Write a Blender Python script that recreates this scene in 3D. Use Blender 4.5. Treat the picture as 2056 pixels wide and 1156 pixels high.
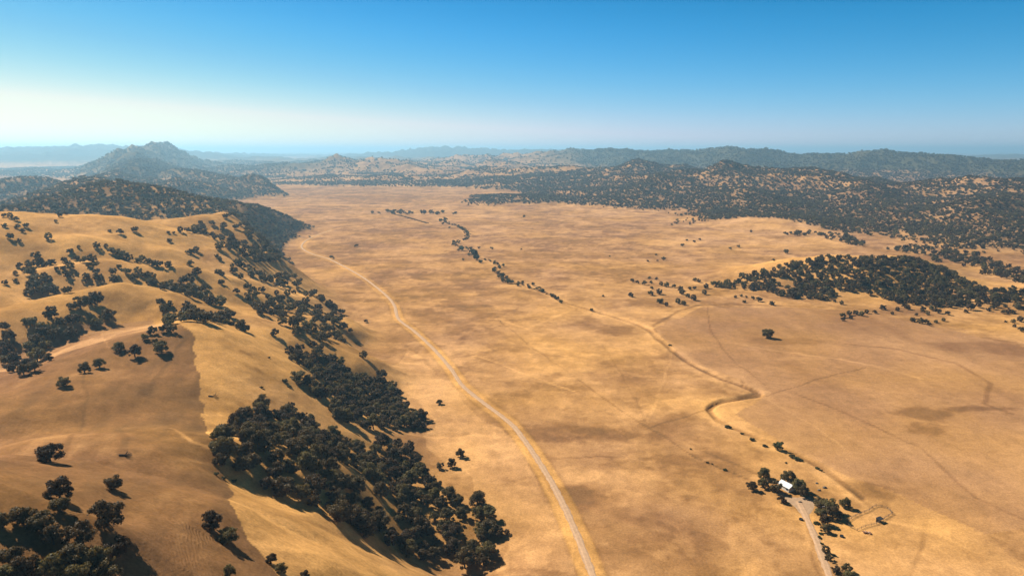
import bpy, math, random
import numpy as np
from mathutils import Vector, Matrix
from mathutils.bvhtree import BVHTree
scene = bpy.context.scene
for o in list(bpy.data.objects): bpy.data.objects.remove(o)
COL = scene.collection
R_ = math.radians

# ---------------------------------------------------------------- camera
cam_d = bpy.data.cameras.new('camera'); cam = bpy.data.objects.new('camera', cam_d); COL.objects.link(cam)
cam.location = (0, 0, 200)
cam_d.sensor_width = 36; cam_d.lens = 36*1371/2056
cam_d.clip_start = 1; cam_d.clip_end = 200000
cam.rotation_euler = (R_(90)-math.atan((578-302)/1371), 0, 0)
scene.camera = cam

# ---------------------------------------------------------------- sky, sun, exposure
SUN_AZ, SUN_EL = R_(-50), R_(39)          # bearing from +Y (left of the view), height
world = bpy.data.worlds.new('World'); scene.world = world; world.use_nodes = True
nt = world.node_tree; nt.nodes.clear()
out = nt.nodes.new('ShaderNodeOutputWorld'); bg = nt.nodes.new('ShaderNodeBackground')
sky = nt.nodes.new('ShaderNodeTexSky'); sky.sky_type = 'NISHITA'; sky.sun_disc = False
sky.sun_elevation = SUN_EL; sky.sun_rotation = SUN_AZ % (2*math.pi)
sky.air_density = 0.8; sky.dust_density = 0.3; sky.ozone_density = 2.5; sky.altitude = 200
def mth(op, a, b=None, c=None, clamp=False):
    x = nt.nodes.new('ShaderNodeMath'); x.operation = op; x.use_clamp = clamp
    for i, v in enumerate((a, b, c)):
        if v is None: continue
        if isinstance(v, (int, float)): x.inputs[i].default_value = v
        else: nt.links.new(v, x.inputs[i])
    return x.outputs[0]
SKY_K = 0.117
sp = nt.nodes.new('ShaderNodeSeparateColor'); nt.links.new(sky.outputs[0], sp.inputs[0])
geo = nt.nodes.new('ShaderNodeTexCoord'); sx = nt.nodes.new('ShaderNodeSeparateXYZ'); nt.links.new(geo.outputs['Generated'], sx.inputs[0])
hz = mth('POWER', mth('SUBTRACT', 1.0, mth('DIVIDE', mth('ABSOLUTE', sx.outputs['Z']), .24, clamp=True)), 2.0)   # pale band of air along the whole horizon
rr = mth('ADD', mth('POWER', mth('MULTIPLY', sp.outputs[0], SKY_K), 3.2), mth('MULTIPLY', hz, mth('MULTIPLY', sp.outputs[0], SKY_K*.52)))
gg = mth('MULTIPLY_ADD', hz, .19, mth('MULTIPLY', sp.outputs[1], SKY_K*.67))
gg = mth('MULTIPLY_ADD', mth('MAXIMUM', mth('SUBTRACT', mth('MULTIPLY', sp.outputs[1], SKY_K), .8), 0.0), .34, gg)
bb = mth('SMOOTH_MIN', mth('MULTIPLY_ADD', hz, .22, mth('MULTIPLY', sp.outputs[2], SKY_K*.95)), .86, .2)
rr = mth('MINIMUM', rr, mth('MULTIPLY', gg, .96))
dk = mth('MULTIPLY_ADD', mth('SMOOTH_MIN', mth('MULTIPLY', mth('MAXIMUM', mth('SUBTRACT', sx.outputs['Z'], .16), 0.0), 1.9), 1.0, .3), -.80, 1.0)   # deeper towards the zenith, extending the blue's trend; darkened overhead to cut ambient light in the shadows
cb = nt.nodes.new('ShaderNodeCombineColor')
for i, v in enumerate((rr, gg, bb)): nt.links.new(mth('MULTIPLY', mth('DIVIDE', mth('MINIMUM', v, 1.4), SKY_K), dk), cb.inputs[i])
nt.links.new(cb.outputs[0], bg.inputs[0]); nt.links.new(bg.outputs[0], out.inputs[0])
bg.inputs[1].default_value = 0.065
sun_d = bpy.data.lights.new('sun', 'SUN'); sun = bpy.data.objects.new('sun', sun_d); COL.objects.link(sun)
sun_d.energy = 5.0; sun_d.angle = R_(.5); sun_d.color = (1, .90, .76)
to_sun = Vector((math.sin(SUN_AZ)*math.cos(SUN_EL), math.cos(SUN_AZ)*math.cos(SUN_EL), math.sin(SUN_EL)))
sun.rotation_euler = to_sun.to_track_quat('Z', 'Y').to_euler(); sun.location = (-400, 300, 600)
vs = scene.view_settings; vs.view_transform = 'Standard'; vs.look = 'None'; vs.gamma = 1; vs.use_curve_mapping = False
vs.exposure = 0.85
scene.cycles.volume_bounces = 0; scene.cycles.max_bounces = 6; scene.cycles.transparent_max_bounces = 8

# ridge lines: (points x, y, crest height), side slope, crest rounding, blend
RIDGES = {
    'A': ([(-166.6, 159.9, 122.8), (-166.6, 219.4, 94.0), (-135.4, 234.5, 72.7), (-107.1, 244.5, 56.7), (-79.2, 253.1, 38.2), (-52.1, 258.4, 24.1), (-26.1, 247.4, 10.2)], 0.46, 45, 14),
    'B': ([(-241.8, 251.0, 78.8), (-236.2, 297.2, 79.9), (-245.6, 358.1, 78.5), (-246.8, 419.0, 77.1), (-223.4, 464.4, 74.7), (-195.9, 473.5, 69.3), (-170.7, 478.7, 44.1), (-135.8, 453.3, 19.5)], 0.36, 34, 12),
    'Bn': ([(-223.4, 464.4, 74.7), (-170.7, 478.7, 44.1), (-135.8, 453.3, 19.5), (-92.4, 410.6, 10.3), (-49.3, 349.4, 10.3), (-21.7, 306.7, 10.8)], 0.3, 45, 16),
    'Bs': ([(-223.4, 464.4, 74.7), (-191.9, 422.4, 68.5), (-167.9, 400.7, 62.5), (-144.2, 383.5, 52.9), (-124.9, 376.5, 43.3), (-99.0, 364.3, 33.2)], 0.3, 40, 14),
    'C': ([(-421.0, 476.0, 81.6), (-374.9, 486.8, 84.5), (-355.4, 513.0, 88.1), (-331.8, 559.4, 90.8), (-290.2, 557.8, 82.6), (-254.7, 548.8, 63.4), (-220.5, 576.3, 47.7), (-187.5, 607.5, 25.2), (-154.3, 619.9, 10.9), (-113.1, 598.9, 7.8), (-72.5, 564.2, 2.7)], 0.44, 20, 12),
    'D': ([(-506.9, 576.5, 74.3), (-457.4, 598.7, 83.1), (-426.4, 621.1, 92.8), (-390.8, 647.1, 95.6), (-338.8, 675.8, 85.9), (-304.5, 696.3, 61.4), (-274.2, 721.8, 36.0), (-240.4, 748.0, 13.9), (-187.4, 735.9, 4.4), (-137.0, 702.6, 1.1)], 0.44, 18, 12),
    'E': ([(-678.0, 702.2, 140.9), (-600.6, 731.8, 136.3), (-569.9, 761.6, 132.1), (-494.8, 801.0, 125.1), (-432.8, 812.2, 105.0), (-363.6, 814.0, 88.6), (-326.1, 866.2, 43.9), (-290.3, 908.8, 1.8)], 0.4, 40, 14),
    'E1': ([(-517.4, 686.2, 112.2), (-457.9, 711.5, 111.6), (-398.2, 743.7, 93.8), (-348.1, 773.9, 66.4), (-315.8, 804.2, 39.9), (-267.8, 877.9, 0.5), (-229.3, 908.0, -2.2)], 0.42, 25, 12),
    'M': ([(-289.9, 214.8, 101.7), (-423.5, 365.9, 91.9), (-494.0, 496.9, 84.0), (-522.0, 553.7, 112.7), (-591.2, 661.1, 139.6)], 0.45, 40, 14),
    'E2': ([(-498.9, 980.2, 103.3), (-462.6, 1011.2, 105.4), (-442.7, 1052.2, 106.1), (-408.1, 1081.5, 99.6), (-382.3, 1117.0, 73.5), (-351.2, 1170.0, 32.9)], 0.36, 30, 14),
    'F1': ([(-985.3, 1100.2, 91.5), (-899.8, 1203.7, 98.7), (-879.9, 1306.8, 104.3), (-835.0, 1361.0, 119.9), (-814.9, 1417.0, 144.9), (-742.8, 1394.2, 132.9), (-677.1, 1337.9, 106.8), (-635.2, 1230.6, 80.4)], 0.36, 30, 14),
    'F2': ([(-661.9, 1304.9, 95.0), (-632.5, 1459.1, 100.5), (-596.9, 1558.1, 85.8), (-551.2, 1652.7, 49.0), (-485.3, 1756.0, 4.9)], 0.3, 30, 14),
    'G': ([(-2468.3, 3017.9, -10.2), (-2259.4, 3226.0, 10.1), (-2202.2, 3434.0, 29.8), (-2234.6, 3747.6, 67.7), (-2156.2, 3959.7, 108.0), (-1883.7, 3748.7, 73.0), (-1701.5, 3651.5, 97.0), (-1391.2, 3342.9, 84.4), (-1067.8, 3030.8, 54.1), (-843.5, 2816.7, 3.8)], 0.34, 25, 12),
    'FH': ([(-814.9, 1417.0, 144.9), (-1126.7, 1918.4, 102.2), (-1509.8, 2525.7, 78.4), (-1862.6, 3241.2, 85.6), (-2156.2, 3959.7, 108.0)], 0.34, 25, 12),
    'H3': ([(-2156.2, 3959.7, 108.0), (-2818.1, 5296.8, 162.8), (-3577.2, 6843.1, 243.1)], 0.36, 25, 12),
    'G3': ([(-1976.2, 2319.7, 68.4), (-1762.1, 2371.4, 72.3), (-1712.0, 2477.6, 93.1), (-1586.9, 2472.3, 66.9), (-1502.8, 2575.8, 74.2), (-1327.5, 2524.2, 71.3), (-1276.1, 2728.5, 72.6)], 0.34, 25, 12),
    'G2': ([(-2156.2, 3959.7, 108.0), (-1752.3, 3338.7, 63.1), (-1374.6, 2721.9, 39.8)], 0.36, 20, 12),
    'H': ([(-3784.7, 4640.6, -56.6), (-3530.3, 5061.4, 6.9), (-3668.0, 5681.7, 47.8), (-3744.4, 6306.5, 111.3), (-3697.2, 6731.5, 195.3), (-3577.2, 6843.1, 243.1), (-3417.9, 6734.3, 209.4), (-3165.0, 6515.5, 135.9), (-2660.8, 6089.3, 45.5), (-2197.5, 5665.6, -32.2)], 0.42, 20, 14),
    'H2': ([(-3577.2, 6843.1, 243.1), (-2647.4, 5283.4, 95.9), (-2126.9, 4557.9, 39.1)], 0.4, 20, 12),
    'I': ([(287.6, 1041.4, 2.2), (364.9, 1045.0, 19.6), (438.1, 1038.0, 35.6), (502.2, 1029.4, 43.8), (580.8, 1033.8, 40.1), (614.2, 985.1, 26.2), (652.6, 941.5, 12.6)], 0.3, 25, 10),
    'I2': ([(647.6, 1138.0, 25.7), (685.7, 1116.6, 20.6), (717.1, 1073.0, 6.7), (737.3, 1019.2, -6.7), (767.3, 978.6, -5.9)], 0.3, 20, 10),
    'I3': ([(539.6, 879.4, 8.2), (615.2, 884.6, 8.5), (688.8, 896.1, 14.8), (795.0, 912.8, 21.8)], 0.16, 20, 8),
    'J': ([(344.0, 1792.6, -16.2), (515.5, 1899.0, 5.7), (664.4, 1932.3, 19.2), (751.0, 1800.4, 22.4), (782.2, 1613.8, 7.7), (753.0, 1437.8, -5.3)], 0.1, 60, 10),
    'K': ([(13.8, 2720.0, 30.1), (-54.1, 2665.8, 14.3), (-150.8, 2357.2, 1.7)], 0.1, 50, 10),
    'L1': ([(-561.3, 5266.9, 14.1), (-93.9, 4667.1, 75.0), (251.2, 4261.3, 85.9), (489.3, 3960.3, 110.8), (815.0, 3758.8, 123.3), (943.5, 3345.8, 98.5), (945.3, 3042.5, 112.0), (1209.9, 2939.0, 104.6), (1421.9, 2730.1, 80.3), (1553.6, 2525.7, 78.4), (1724.6, 2323.0, 84.9), (2201.6, 2225.8, 108.8)], 0.13, 60, 20),
    'L1b': ([(815.0, 3758.8, 123.3), (660.0, 2929.8, 59.0), (493.7, 2410.8, 14.7)], 0.16, 50, 16),
    'L1c': ([(945.3, 3042.5, 112.0), (826.3, 2419.5, 57.6), (735.7, 2056.3, 27.0)], 0.16, 50, 16),
    'L1d': ([(1421.9, 2730.1, 80.3), (1069.6, 1956.0, 35.5), (900.9, 1593.4, 7.8)], 0.16, 50, 16),
    'L1e': ([(1724.6, 2323.0, 84.9), (1227.9, 1755.4, 52.3), (965.3, 1412.1, 19.3)], 0.18, 50, 16),
    'L2': ([(-1759.3, 9144.3, 19.8), (-793.6, 8651.0, 102.8), (186.7, 8153.6, 165.7), (878.2, 7142.5, 210.0), (1289.6, 6626.7, 181.4), (1682.3, 6322.6, 191.1), (1978.1, 6123.8, 217.2), (2254.7, 5705.9, 168.0), (2568.1, 5500.6, 161.4), (2776.4, 5300.6, 181.4), (2997.8, 5093.8, 167.8), (3228.0, 4885.9, 148.5), (3449.2, 4681.7, 147.4), (4724.1, 4480.7, 162.2)], 0.16, 60, 20),
    'N1': ([(-2144.4, 5064.3, 21.2), (-1963.8, 5375.8, 48.4), (-1717.0, 5585.0, 74.2), (-1571.6, 5794.7, 102.2), (-1387.6, 5902.2, 129.5), (-1094.7, 5691.4, 95.9), (-713.1, 5275.9, 58.7), (-457.5, 4963.0, 24.8)], 0.1, 80, 20),
    'N2': ([(-1311.2, 4249.2, 25.8), (-1154.2, 4353.5, 37.0), (-903.3, 4355.3, 46.3), (-698.5, 4252.8, 43.8), (-421.0, 3943.4, 27.1)], 0.09, 60, 20),
    'N3': ([(-1912.9, 4753.7, -1.6), (-1744.1, 4963.0, 24.8), (-1560.9, 5067.9, 39.1)], 0.1, 60, 20),
    'far1': ([(-3827.9, 16298.0, 85.6), (-2427.4, 16314.1, 165.7), (-1260.4, 16332.5, 257.2), (-326.8, 16316.4, 177.1), (678.3, 15305.3, 221.5), (1553.6, 15288.0, 135.6)], 0.08, 300, 30),
    'far2': ([(4819.8, 14248.6, 39.8), (5432.5, 14258.7, 89.9), (6351.6, 14262.7, 109.9), (7372.7, 14254.7, 69.9), (7883.3, 14254.7, 69.9), (8586.4, 13751.4, 103.5), (9747.6, 13244.0, 116.3), (13759.3, 12233.8, 165.7)], 0.1, 200, 30),
    'far3': ([(-12498.9, 12233.8, 165.7), (-8997.8, 12239.0, 191.4), (-8297.6, 12235.6, 174.3), (-7509.8, 12256.3, 277.2), (-6984.7, 12235.6, 174.3), (-6428.9, 13245.8, 125.6), (-6978.8, 16307.2, 131.4), (-6299.1, 17323.9, 114.9)], 0.08, 200, 30),
}
TOE = [(40, -300), (28, 150), (8, 250), (-8, 290), (-42, 400), (-70, 460), (-92, 520), (-66, 572), (-128, 640), (-136, 715), (-205, 790), (-222, 905), (-290, 980), (-340, 1050), (-435, 1250), (-490, 1430), (-510, 1600), (-505, 1760), (-700, 2400), (-830, 2770), (-1600, 4200), (-2000, 5600), (-2200, 9000)]   # valley edge
LEFT = ('A', 'B', 'Bn', 'Bs', 'C', 'D', 'E', 'E1', 'M', 'E2', 'F1', 'F2', 'G', 'G3', 'FH', 'H3', 'G2', 'H', 'H2')
# gravel valley road, centre line
ROAD = [(39.9, 259.4), (37.6, 285.4), (34.5, 312.8), (28.5, 352.3), (19.8, 393.9), (8.2, 438.5), (-2.2, 469.3), (-26.1, 514.9), (-42.6, 550.3),
 (-55.6, 593.3), (-78.6, 657.0), (-106.9, 723.8), (-133.5, 780.0), (-151.4, 854.1), (-176.0, 922.5), (-224.0, 1030.0), (-272.9, 1124.5),
 (-334.5, 1232.1), (-386.0, 1300.3), (-429.1, 1383.0), (-450.9, 1476.6), (-457.4, 1576.2), (-451.5, 1700.3)]
# farm drive
DRIVE = [(141.3, 259.3), (147.7, 285.2), (154.1, 312.5), (158.4, 333.8), (160.6, 346.8), (161.8, 354.4)]
# farm yard outline
YARD = [(150.2, 371.2), (152.5, 364.7), (155.3, 354.3), (157.4, 347.8), (157.3, 341.5), (160.6, 338.9), (166.8, 345.7), (171.6, 355.6), (169.6, 360.1),
 (162.8, 359.0), (157.4, 361.2), (155.9, 370.7)]
CREEK = [(199.3, 357.9), (199.2, 358.8), (199.0, 360.7), (198.7, 363.4), (198.4, 367.1), (197.9, 371.0), (197.3, 375.3), (196.6, 379.8), (195.9, 384.6),
 (194.8, 389.6), (193.2, 395.0), (191.4, 400.5), (189.1, 406.4), (186.6, 412.2), (183.6, 418.1), (180.4, 423.9), (176.8, 429.7), (173.1, 435.7),
 (169.3, 441.9), (165.4, 448.2), (161.5, 454.7), (158.2, 460.8), (155.5, 466.8), (153.5, 472.3), (152.1, 477.6), (151.2, 482.3), (150.8, 486.5),
 (150.8, 490.1), (151.3, 493.1), (152.4, 496.2), (154.1, 499.3), (156.5, 502.5), (159.4, 505.8), (163.2, 508.8), (167.9, 511.7), (173.3, 514.4),
 (179.6, 516.9), (185.1, 519.2), (190.1, 521.2), (194.3, 523.1), (197.9, 524.8), (200.2, 527.1), (201.2, 530.0), (200.9, 533.6), (199.2, 537.8),
 (196.7, 542.7), (193.3, 548.4), (189.0, 554.8), (183.7, 561.8), (178.9, 570.4), (174.6, 580.3), (170.7, 591.7), (167.2, 604.6), (164.1, 618.6),
 (161.2, 633.7), (158.7, 650.0), (156.4, 667.5), (154.6, 683.4), (153.3, 697.8), (152.4, 710.6), (151.9, 722.0), (150.2, 732.9), (147.4, 743.4),
 (143.2, 753.5), (137.8, 763.2), (131.7, 773.6), (125.0, 784.5), (117.5, 796.0), (109.4, 808.2), (101.3, 820.0), (93.5, 831.7), (85.7, 843.1),
 (77.9, 854.4), (71.1, 866.5), (65.2, 879.3), (60.2, 893.1), (56.1, 907.7), (50.4, 922.7), (43.2, 938.1), (34.5, 954.0), (24.2, 970.3), (14.8, 986.9),
 (6.1, 1003.8), (-1.8, 1020.9), (-8.9, 1038.4), (-14.9, 1054.9), (-19.8, 1070.4), (-23.5, 1085.1), (-26.0, 1098.8), (-27.2, 1112.6), (-26.8, 1126.3),
 (-25.1, 1140.1), (-22.1, 1154.0), (-22.5, 1168.6), (-26.6, 1184.1), (-34.2, 1200.3), (-45.5, 1217.5), (-55.2, 1236.7), (-63.2, 1258.1),
 (-69.8, 1281.6), (-74.7, 1307.4), (-80.9, 1331.2), (-88.2, 1353.3), (-96.8, 1373.5), (-106.4, 1391.9), (-113.9, 1409.9), (-119.0, 1427.4),
 (-121.9, 1444.6), (-122.4, 1461.3), (-120.9, 1476.1), (-117.4, 1488.9), (-111.8, 1499.8), (-104.2, 1508.7), (-100.5, 1529.5), (-100.7, 1562.2),
 (-104.9, 1606.7), (-113.0, 1663.0), (-123.3, 1714.6), (-135.8, 1761.5), (-150.4, 1803.6), (-167.2, 1840.9), (-180.0, 1876.1), (-188.7, 1909.2),
 (-193.4, 1940.1), (-194.1, 1969.0), (-194.6, 1990.6), (-194.9, 2005.0), (-195.1, 2012.2)]
GULLIES = [([(-73.5, 444.3), (-72.5, 444.1), (-70.5, 443.8), (-67.5, 443.2), (-63.7, 442.5), (-59.6, 442.2), (-55.2, 442.2), (-50.8, 442.8), (-46.1, 443.7),
   (-41.9, 444.6), (-38.1, 445.6), (-34.7, 446.7), (-31.7, 447.8), (-28.7, 448.5), (-25.7, 448.8), (-22.6, 448.5), (-19.6, 447.9), (-17.2, 447.4),
   (-15.7, 447.0), (-14.9, 446.9)],
  3.5, 1.6),
 ([(-127.8, 574.9), (-127.0, 578.8), (-125.4, 586.5), (-123.0, 598.2), (-119.9, 613.8), (-115.4, 626.1), (-109.8, 635.0), (-102.8, 640.6),
   (-94.7, 643.0), (-88.5, 644.7), (-84.5, 645.9), (-82.4, 646.5)],
  3, 1.0),
 ([(-113.5, 743.2), (-111.0, 744.1), (-105.8, 745.8), (-98.2, 748.3), (-88.1, 751.6), (-78.4, 755.5), (-69.1, 759.8), (-60.4, 764.6), (-52.1, 769.9),
   (-44.5, 775.2), (-37.5, 780.6), (-31.1, 786.1), (-25.4, 791.7), (-21.1, 795.9), (-18.2, 798.6), (-16.8, 800.0)],
  3, 1.3),
 ([(-87.5, 549.6), (-86.2, 549.6), (-83.5, 549.7), (-79.6, 549.7), (-74.4, 549.8), (-70.5, 549.8), (-67.8, 549.9), (-66.5, 549.9)], 3, 0.8),
 ([(109.9, 805.4), (109.4, 819.7), (108.3, 848.4), (106.7, 891.4), (104.5, 948.6), (104.2, 994.9), (105.7, 1030.0), (109.1, 1054.1), (114.4, 1067.1),
   (121.3, 1079.8), (129.8, 1092.2), (140.0, 1104.4), (151.7, 1116.2), (160.5, 1125.2), (166.5, 1131.0), (169.4, 1134.0)],
  5, 0.8),
 ([(-4.4, 298.2), (-5.2, 298.0), (-6.7, 297.6), (-8.9, 297.0), (-11.8, 296.1), (-14.1, 295.5), (-15.6, 295.1), (-16.3, 294.9)], 2.5, 0.8),
 ([(141.7, 380.6), (140.9, 381.7), (139.3, 384.0), (136.9, 387.4), (133.7, 391.9), (130.7, 396.6), (127.8, 401.5), (125.2, 406.7), (122.7, 412.1),
   (119.8, 418.4), (116.6, 425.4), (113.0, 433.4), (109.2, 442.2), (106.2, 448.8), (104.3, 453.2), (103.3, 455.4)],
  2.5, 0.8)]
# hollows between the spurs: line, half width, depth
HOLLOWS = [([(-136.3, 278.8), (-117.3, 268.5), (-96.4, 261.4), (-67.7, 259.1), (-46.0, 289.2), (-23.5, 296.7)], 30, 11)]
# slope with stock trails
TRAILS = [(-102.0, 159.1), (-98.8, 177.5), (-84.3, 178.3), (-74.6, 153.1), (-90.7, 140.4)]
# worn tracks, fence lines and furrows on the grass: points, width, tone change
TRACKS = [([(-16.4, 780.1), (16.3, 674.6), (46.1, 593.1), (66.4, 534.4), (94.7, 466.4), (106.9, 440.1), (119.6, 410.5), (142.1, 381.9)], 2.0, -0.22),
 ([(92.9, 674.9), (97.0, 586.0), (98.2, 517.1), (98.3, 466.3)], 2.0, -0.1), ([(160.2, 656.6), (127.8, 552.7), (98.3, 466.3)], 3.0, 0.1),
 ([(96.5, 457.3), (126.3, 477.6), (151.8, 495.6)], 2.0, -0.22), ([(203.7, 522.7), (239.0, 545.2), (288.2, 579.1), (323.4, 596.1)], 2.0, -0.18),
 ([(-67.0, 639.8), (-32.6, 631.5), (5.4, 586.1), (50.0, 534.3)], 3, 0.22), ([(50.0, 534.3), (9.0, 530.8)], 2, 0.12),
 ([(158.2, 745.4), (203.6, 818.3), (240.8, 854.2)], 6, -0.22), ([(158.2, 745.4), (156.2, 684.0), (163.0, 608.3), (180.2, 572.5)], 4, -0.15),
 ([(250.4, 854.3), (219.6, 734.4), (209.9, 656.7), (209.2, 608.3), (214.3, 546.4)], 2.0, -0.14),
 ([(240.8, 854.2), (301.6, 854.5), (387.2, 845.6), (453.3, 826.9)], 4, -0.18),
 ([(123.2, 424.1), (142.6, 402.1), (154.1, 381.9), (157.3, 338.9), (148.8, 303.8), (144.2, 285.2)], 3, -0.16),
 ([(230.7, 674.8), (261.4, 648.0), (308.9, 623.5), (334.7, 600.4), (355.3, 565.5)], 5, 0.12),
 ([(232.1, 528.5), (252.2, 485.7), (272.3, 424.3), (264.5, 357.9), (276.0, 336.3)], 3, -0.14),
 ([(342.8, 674.4), (384.1, 656.8), (412.5, 607.7), (407.0, 552.7), (369.1, 506.0), (375.8, 485.4)], 5, -0.16),
 ([(203.6, 517.1), (217.2, 457.3), (222.7, 424.3)], 2.5, 0.1),
 ([(154.6, 485.5), (170.5, 436.0), (184.9, 412.9), (193.2, 388.5), (193.5, 363.6)], 7, 0.15),
 ([(10.3, 412.9), (39.1, 409.1), (71.6, 412.0), (87.2, 409.0)], 2.5, -0.15), ([(18.7, 382.0), (33.6, 317.4), (40.2, 287.6)], 4, 0.18),
 ([(-595.1, 1905.2), (-511.2, 2140.5), (-386.0, 2328.2)], 8, 0.15), ([(-352.8, 1232.4), (-241.2, 1219.4), (-116.3, 1231.3)], 5, -0.12),
 ([(-238.0, 975.6), (-131.5, 994.0), (-34.8, 975.3)], 5, -0.1), ([(-136.8, 1100.0), (-21.5, 1034.7)], 4, 0.1),
 ([(17.7, 734.7), (-16.4, 780.1), (-39.7, 777.8)], 5, 0.15), ([(17.7, 734.7), (68.6, 817.8)], 7, 0.12),
 ([(85.2, 1615.8), (303.7, 1522.4), (527.1, 1522.6)], 7, -0.1), ([(68.6, 1293.4), (272.4, 1361.2), (495.0, 1262.0)], 7, 0.1),
 ([(93.7, 1034.7), (189.1, 1100.7), (325.2, 1121.3)], 7, 0.12), ([(194.9, 366.5), (196.5, 336.3), (214.8, 326.3), (228.4, 303.7)], 3, 0.12),
 ([(223.3, 336.3), (204.0, 308.0), (186.0, 285.2)], 3, -0.12), ([(200.4, 324.0), (182.5, 319.3), (164.3, 308.1), (153.5, 285.2)], 3, -0.12),
 ([(-252.1, 381.3), (-213.5, 325.5), (-196.7, 293.7), (-150.2, 208.7)], 2.0, -0.1),
 ([(-159.2, 300.4), (-137.6, 272.5), (-127.3, 272.3), (-117.0, 271.9)], 3.0, 0.25), ([(-164.5, 341.8), (-145.6, 308.1)], 2, 0.1),
 ([(-253.7, 412.0), (-302.3, 484.8), (-323.5, 540.9)], 1.6, 0.12), ([(-218.3, 446.7), (-211.3, 404.1), (-196.8, 347.3)], 3, -0.12),
 ([(-182.0, 295.8), (-139.6, 229.0)], 4, -0.12)]
# soil patches: centre, radii, tone change
PATCHES = [(306.4, 485.5, 26, 14, -0.3), (356.2, 495.5, 30, 6, -0.26), (295.3, 457.3, 14, 12, -0.22), (209.4, 366.5, 20, 10, -0.28),
 (478.6, 656.7, 45, 30, -0.14), (285.4, 684.0, 45, 14, -0.14), (38.1, 540.3, 30, 10, -0.14), (5.1, 552.7, 35, 12, -0.18), (-20.4, 453.0, 20, 6, -0.1),
 (-55.7, 845.9, 45, 12, -0.22), (46.0, 448.5, 40, 16, -0.16), (-21.5, 1034.7, 60, 10, -0.1), (34.6, 357.9, 16, 16, -0.12),
 (-181.7, 445.2, 5, 4, -0.35), (-167.6, 424.6, 6, 5, -0.25), (361.5, 1397.0, 60, 16, -0.16), (500.1, 1326.9, 60, 14, -0.14),
 (-267.6, 1176.0, 40, 12, -0.14), (-656.6, 2327.2, 120, 30, -0.14), (189.0, 312.4, 7, 6, -0.2), (-261.9, 2140.9, 150, 16, 0.2),
 (-595.0, 2497.6, 160, 40, 0.22), (-66.8, 552.3, 22, 14, 0.15), (-48.8, 657.0, 22, 18, 0.15), (100.2, 495.6, 30, 20, 0.14),
 (-6.0, 424.3, 18, 14, 0.1), (130.4, 656.8, 60, 30, 0.1), (60.8, 382.0, 25, 10, 0.12), (26.7, 326.9, 14, 10, 0.12), (165.5, 295.4, 14, 14, 0.08),
 (155.9, 517.3, 20, 14, 0.1), (-320.2, 538.3, 12, 10, -0.1), (247.5, 357.8, 40, 25, -0.06), (271.0, 623.4, 20, 8, 0.12),
 (-170.9, 1232.1, 60, 22, 0.14), (-88.0, 922.5, 50, 12, 0.14)]
# mown field east of the creek
FIELD = [(156.2, 730.3), (236.9, 839.9), (383.5, 837.2), (442.0, 805.4), (482.3, 734.4), (531.5, 623.4), (346.9, 357.9), (247.5, 317.0), (222.3, 363.6),
 (203.9, 385.2), (193.1, 402.2), (178.5, 448.5), (165.8, 485.6), (206.9, 520.5), (201.9, 559.2), (183.0, 582.1), (164.0, 631.7)]
# grazed pasture on the near hill
GRAZED = [(-110.8, 124.3), (-356.9, 433.0), (-318.9, 483.0), (-281.3, 514.6), (-217.2, 447.3), (-187.3, 389.5), (-162.4, 338.7), (-128.7, 273.4),
 (-117.1, 257.9), (-94.9, 213.2), (-84.6, 194.5), (-74.9, 182.6), (-65.9, 173.1), (-54.6, 162.6)]
# bare foothill
BARE = [(301.2, 1568.7), (505.1, 1860.2), (649.6, 1888.2), (705.0, 1817.8), (751.5, 1680.2), (781.9, 1588.7), (736.9, 1331.2), (436.6, 1034.5),
 (354.3, 1292.8)]
# pale alluvial fans
FAN = [(-112.6, 550.7), (-103.5, 656.6), (-66.9, 593.3), (-45.9, 528.6), (-25.5, 485.6), (-6.4, 457.4), (4.0, 424.2), (18.1, 369.5), (30.7, 313.0),
 (33.2, 287.8), (-6.8, 297.9), (-4.6, 321.0), (-26.5, 381.5), (-65.0, 444.9), (-52.9, 461.2), (-95.1, 544.8)]
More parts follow.
